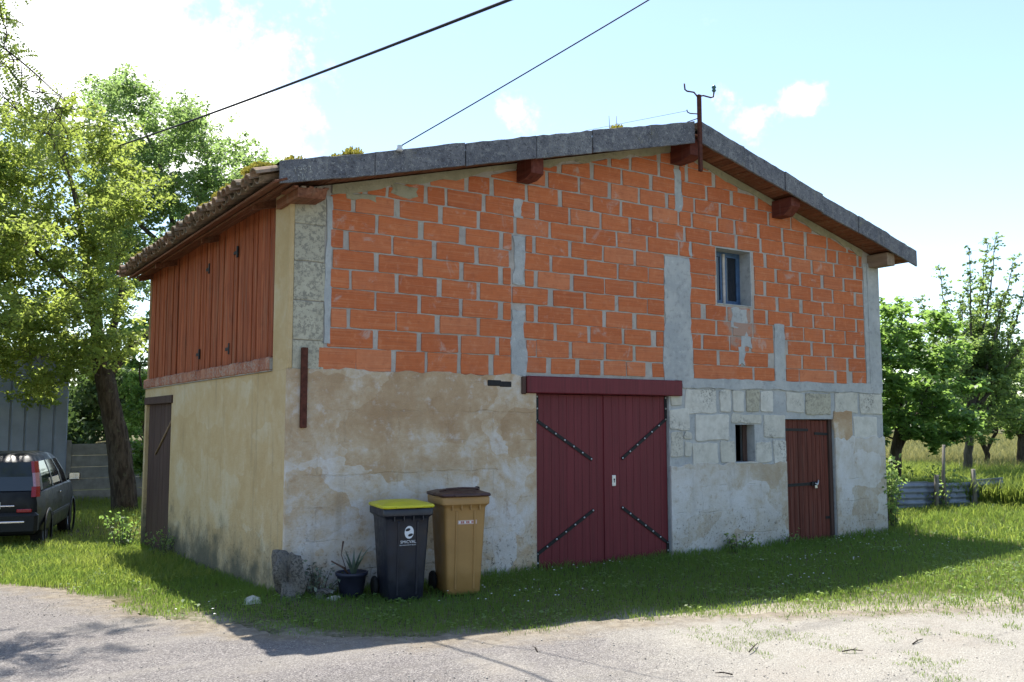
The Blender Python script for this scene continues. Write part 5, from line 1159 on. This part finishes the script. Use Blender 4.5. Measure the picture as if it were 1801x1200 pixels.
# longer verge grass at left, by the car and under the tree
x, y = scatter(230000, -8, 6, 2.0, 22)
keep = ~on_road(x, y) & ~barn_foot(x, y, .02) & visible(x, y, g(x, y)); keep &= r_.random(len(x)) < np.clip(11/np.hypot(x-CAM[0], y-CAM[1]), .2, 1)
x, y = x[keep], y[keep]; n_ = len(x); tl = vnoise(x, y, .7, 45)
h = (.05+.17*r_.random(n_)*tl+.06*tl)*(1+.6*sstep(y, 8, 16)); blades('verge_grass', x, y, h, .006+.006*r_.random(n_), .9, r_, GRASS, 'longer grass of the verge around the car and left tree', np.clip(.2+.6*r_.random(n_)+.3*(tl-.5), 0, 1))
# right: rough grass before and around the fence, then the pale meadow
x, y = scatter(150000, 10.2, 24, -5, 9); cl = vnoise(x, y, .9, 46)
keep = visible(x, y, g(x, y)) & ~on_road(x, y) & (r_.random(len(x)) < np.clip(15/np.hypot(x-CAM[0], y-CAM[1]), .2, 1)*(.25+.75*sstep(x+.6*y, 11.5, 14)))
x, y = x[keep], y[keep]; n_ = len(x); behind = sstep(x*.45+y*.9, 7.4, 8.6); tl = vnoise(x, y, .6, 47)
h = (.07+.12*r_.random(n_)+.10*tl)*(1+1.8*behind*tl+.5*sstep(x+.6*y, 12, 15)); blades('rough_grass', x, y, h, .010+.009*r_.random(n_), .9, r_, GRASS, 'rough sunlit grass around the corrugated fence', np.clip(.15+.7*r_.random(n_), 0, 1))
u = r_.random(170000); az = R(33.5)+math.atan(1)*0+(r_.random(len(u))*.62+.05)*1.0; dd = 19+95*u**2.0
x = CAM[0]+np.sin(az)*dd; y = CAM[1]+np.cos(az)*dd
keep = visible(x, y, g(x, y)) & ~barn_foot(x, y, .3) & (x > 11.0); x, y, dd = x[keep], y[keep], dd[keep]; n_ = len(x); tl = vnoise(x, y, .25, 48)
h = (.32+.42*r_.random(n_))*(.55+.65*tl); w_ = (.012+.012*r_.random(n_))*np.clip(dd/22, 1, 3.5); tn = np.clip(.1+.6*r_.random(n_), 0, 1); far = dd+14*(tl-.5) > 31
blades('meadow_grass', x[far], y[far], h[far], w_[far], .7, r_, HAY, 'tall pale meadow grass at the back of the field', tn[far])
blades('meadow_grass', x[~far], y[~far], h[~far], w_[~far], .7, r_, GRASS, 'lush tall green grass of the field just behind the fence', tn[~far])
# broad-leaved weeds pressed into the turf
x, y = scatter(30000, -3, 13, -5, 4); keep = ~barn_foot(x, y) & visible(x, y, g(x, y)) & ~on_road(x, y, .2) & (vnoise(x, y, 2.3, 61)*.6+vnoise(x, y, 6, 62)*.4 > .58); x, y = x[keep], y[keep]; n_ = len(x)
C = np.stack([x, y, g(x, y)+.015+.035*r_.random(n_)], -1); N = unit(n_, r_)*.5+np.array([0, 0, 1]); s_ = .02+.04*r_.random(n_); V_, F_ = leaf_arrays(C, N, unit(n_, r_), s_, s_*.65, .1)
tag(link('turf_weeds', arr_mesh('turf_weeds', V_, F_, r_.random(n_)), LEAF_D), 'broad-leaved weeds scattered through the turf', 'weeds', kind='stuff')
# daisies in the turf
x, y = scatter(900, -1.5, 11, -2.6, -.1); keep = ~on_road(x, y) & ~barn_foot(x, y) & (vnoise(x, y, .8, 49) > .52); x, y = x[keep][:110], y[keep][:110]; V_ = []; F_ = []
for a, b in zip(x, y):
    z = float(g(a, b))+random.uniform(.05, .09); k = len(V_); V_.append((a, b, z+.004)); n_ = 8; rr_ = random.uniform(.007, .012)
    for i in range(n_): V_.append((a+rr_*math.cos(6.283*i/n_), b+rr_*math.sin(6.283*i/n_), z))
    for i in range(n_): F_.append((k, k+1+i, k+1+(i+1) % n_))
tag(link('daisies', arr_mesh('daisies', V_, F_), plain('daisy white', (.75, .75, .72), .7)), 'tiny white daisies dotted in the turf', 'flowers', kind='stuff')
# loose chippings on the road
x, y = scatter(60000, -4.5, 8, -8.5, 4.5); keep = on_road(x, y) & visible(x, y, g(x, y), .05); keep &= r_.random(len(x)) < .25+.6*(vnoise(x, y, 1.1, 50) > .5); x, y = x[keep][:26000], y[keep][:26000]; n_ = len(x)
s_ = .003+.007*r_.random(n_)**4; oc = np.array([(1,0,0),(0,1,0),(-1,0,0),(0,-1,0),(0,0,.75),(0,0,-.5)]); a = r_.random(n_)*6.283
ca, sa = np.cos(a), np.sin(a); ov = oc[None]*(s_[:, None, None]*(.6+.8*r_.random((n_, 6, 1)))); V_ = np.stack([ov[..., 0]*ca[:, None]-ov[..., 1]*sa[:, None]+x[:, None], ov[..., 0]*sa[:, None]+ov[..., 1]*ca[:, None]+y[:, None], ov[..., 2]+(g(x, y)+.008)[:, None]], -1).reshape(-1, 3)
of = np.array([(0,1,4),(1,2,4),(2,3,4),(3,0,4),(1,0,5),(2,1,5),(3,2,5),(0,3,5)]); F_ = (of[None]+(np.arange(n_)*6)[:, None, None]).reshape(-1, 3)
def mat_chip():
    m = Mat('loose chippings', .95, .1); t = m.attr(); m.col(m.ramp(t, [(0, (.17, .155, .14)), (.5, (.30, .275, .24)), (1, (.46, .42, .37))])); return m.m
tag(link('loose_gravel', arr_mesh('loose_gravel', V_, F_, np.repeat(r_.random(n_), 8)), mat_chip()), 'loose pale chippings strewn over road and yard', 'gravel', kind='stuff')

# wind-fallen twigs on the yard
for k, (tx, ty, ta, tl_) in enumerate([(2.35, -4.1, .5, .28), (2.9, -4.6, -.6, .16), (.9, -3.2, 1.1, .14), (3.6, -4.7, .2, .2), (1.6, -4.5, 2.4, .12)]):
    mb = MB(); dv = Vector((math.cos(ta), math.sin(ta), 0)); mb.tube([tuple(-dv*tl_/2), tuple(Vector((rj(.01), rj(.01), .012))), tuple(dv*tl_/2+Vector((0, 0, .006)))], [.006, .005, .003], 5)
    mb.tube([(0, 0, .012), tuple(dv*tl_*.25+Vector((-dv.y, dv.x, 0))*tl_*.18+Vector((0, 0, .02)))], [.004, .002], 4)
    o = mb.build('twig', BARK); o.location = (tx, ty, float(g(tx, ty))+.018); tag(o, ['long forked dark twig lying on the pale gravel below the double door', 'short dark twig on pale gravel towards the right', 'small twig in the foreground right of the barn shadow', 'dark twig furthest right on the pale gravel', 'tiny twig nearest the bottom edge on pale gravel'][k], 'twig', 'twigs on the gravel')
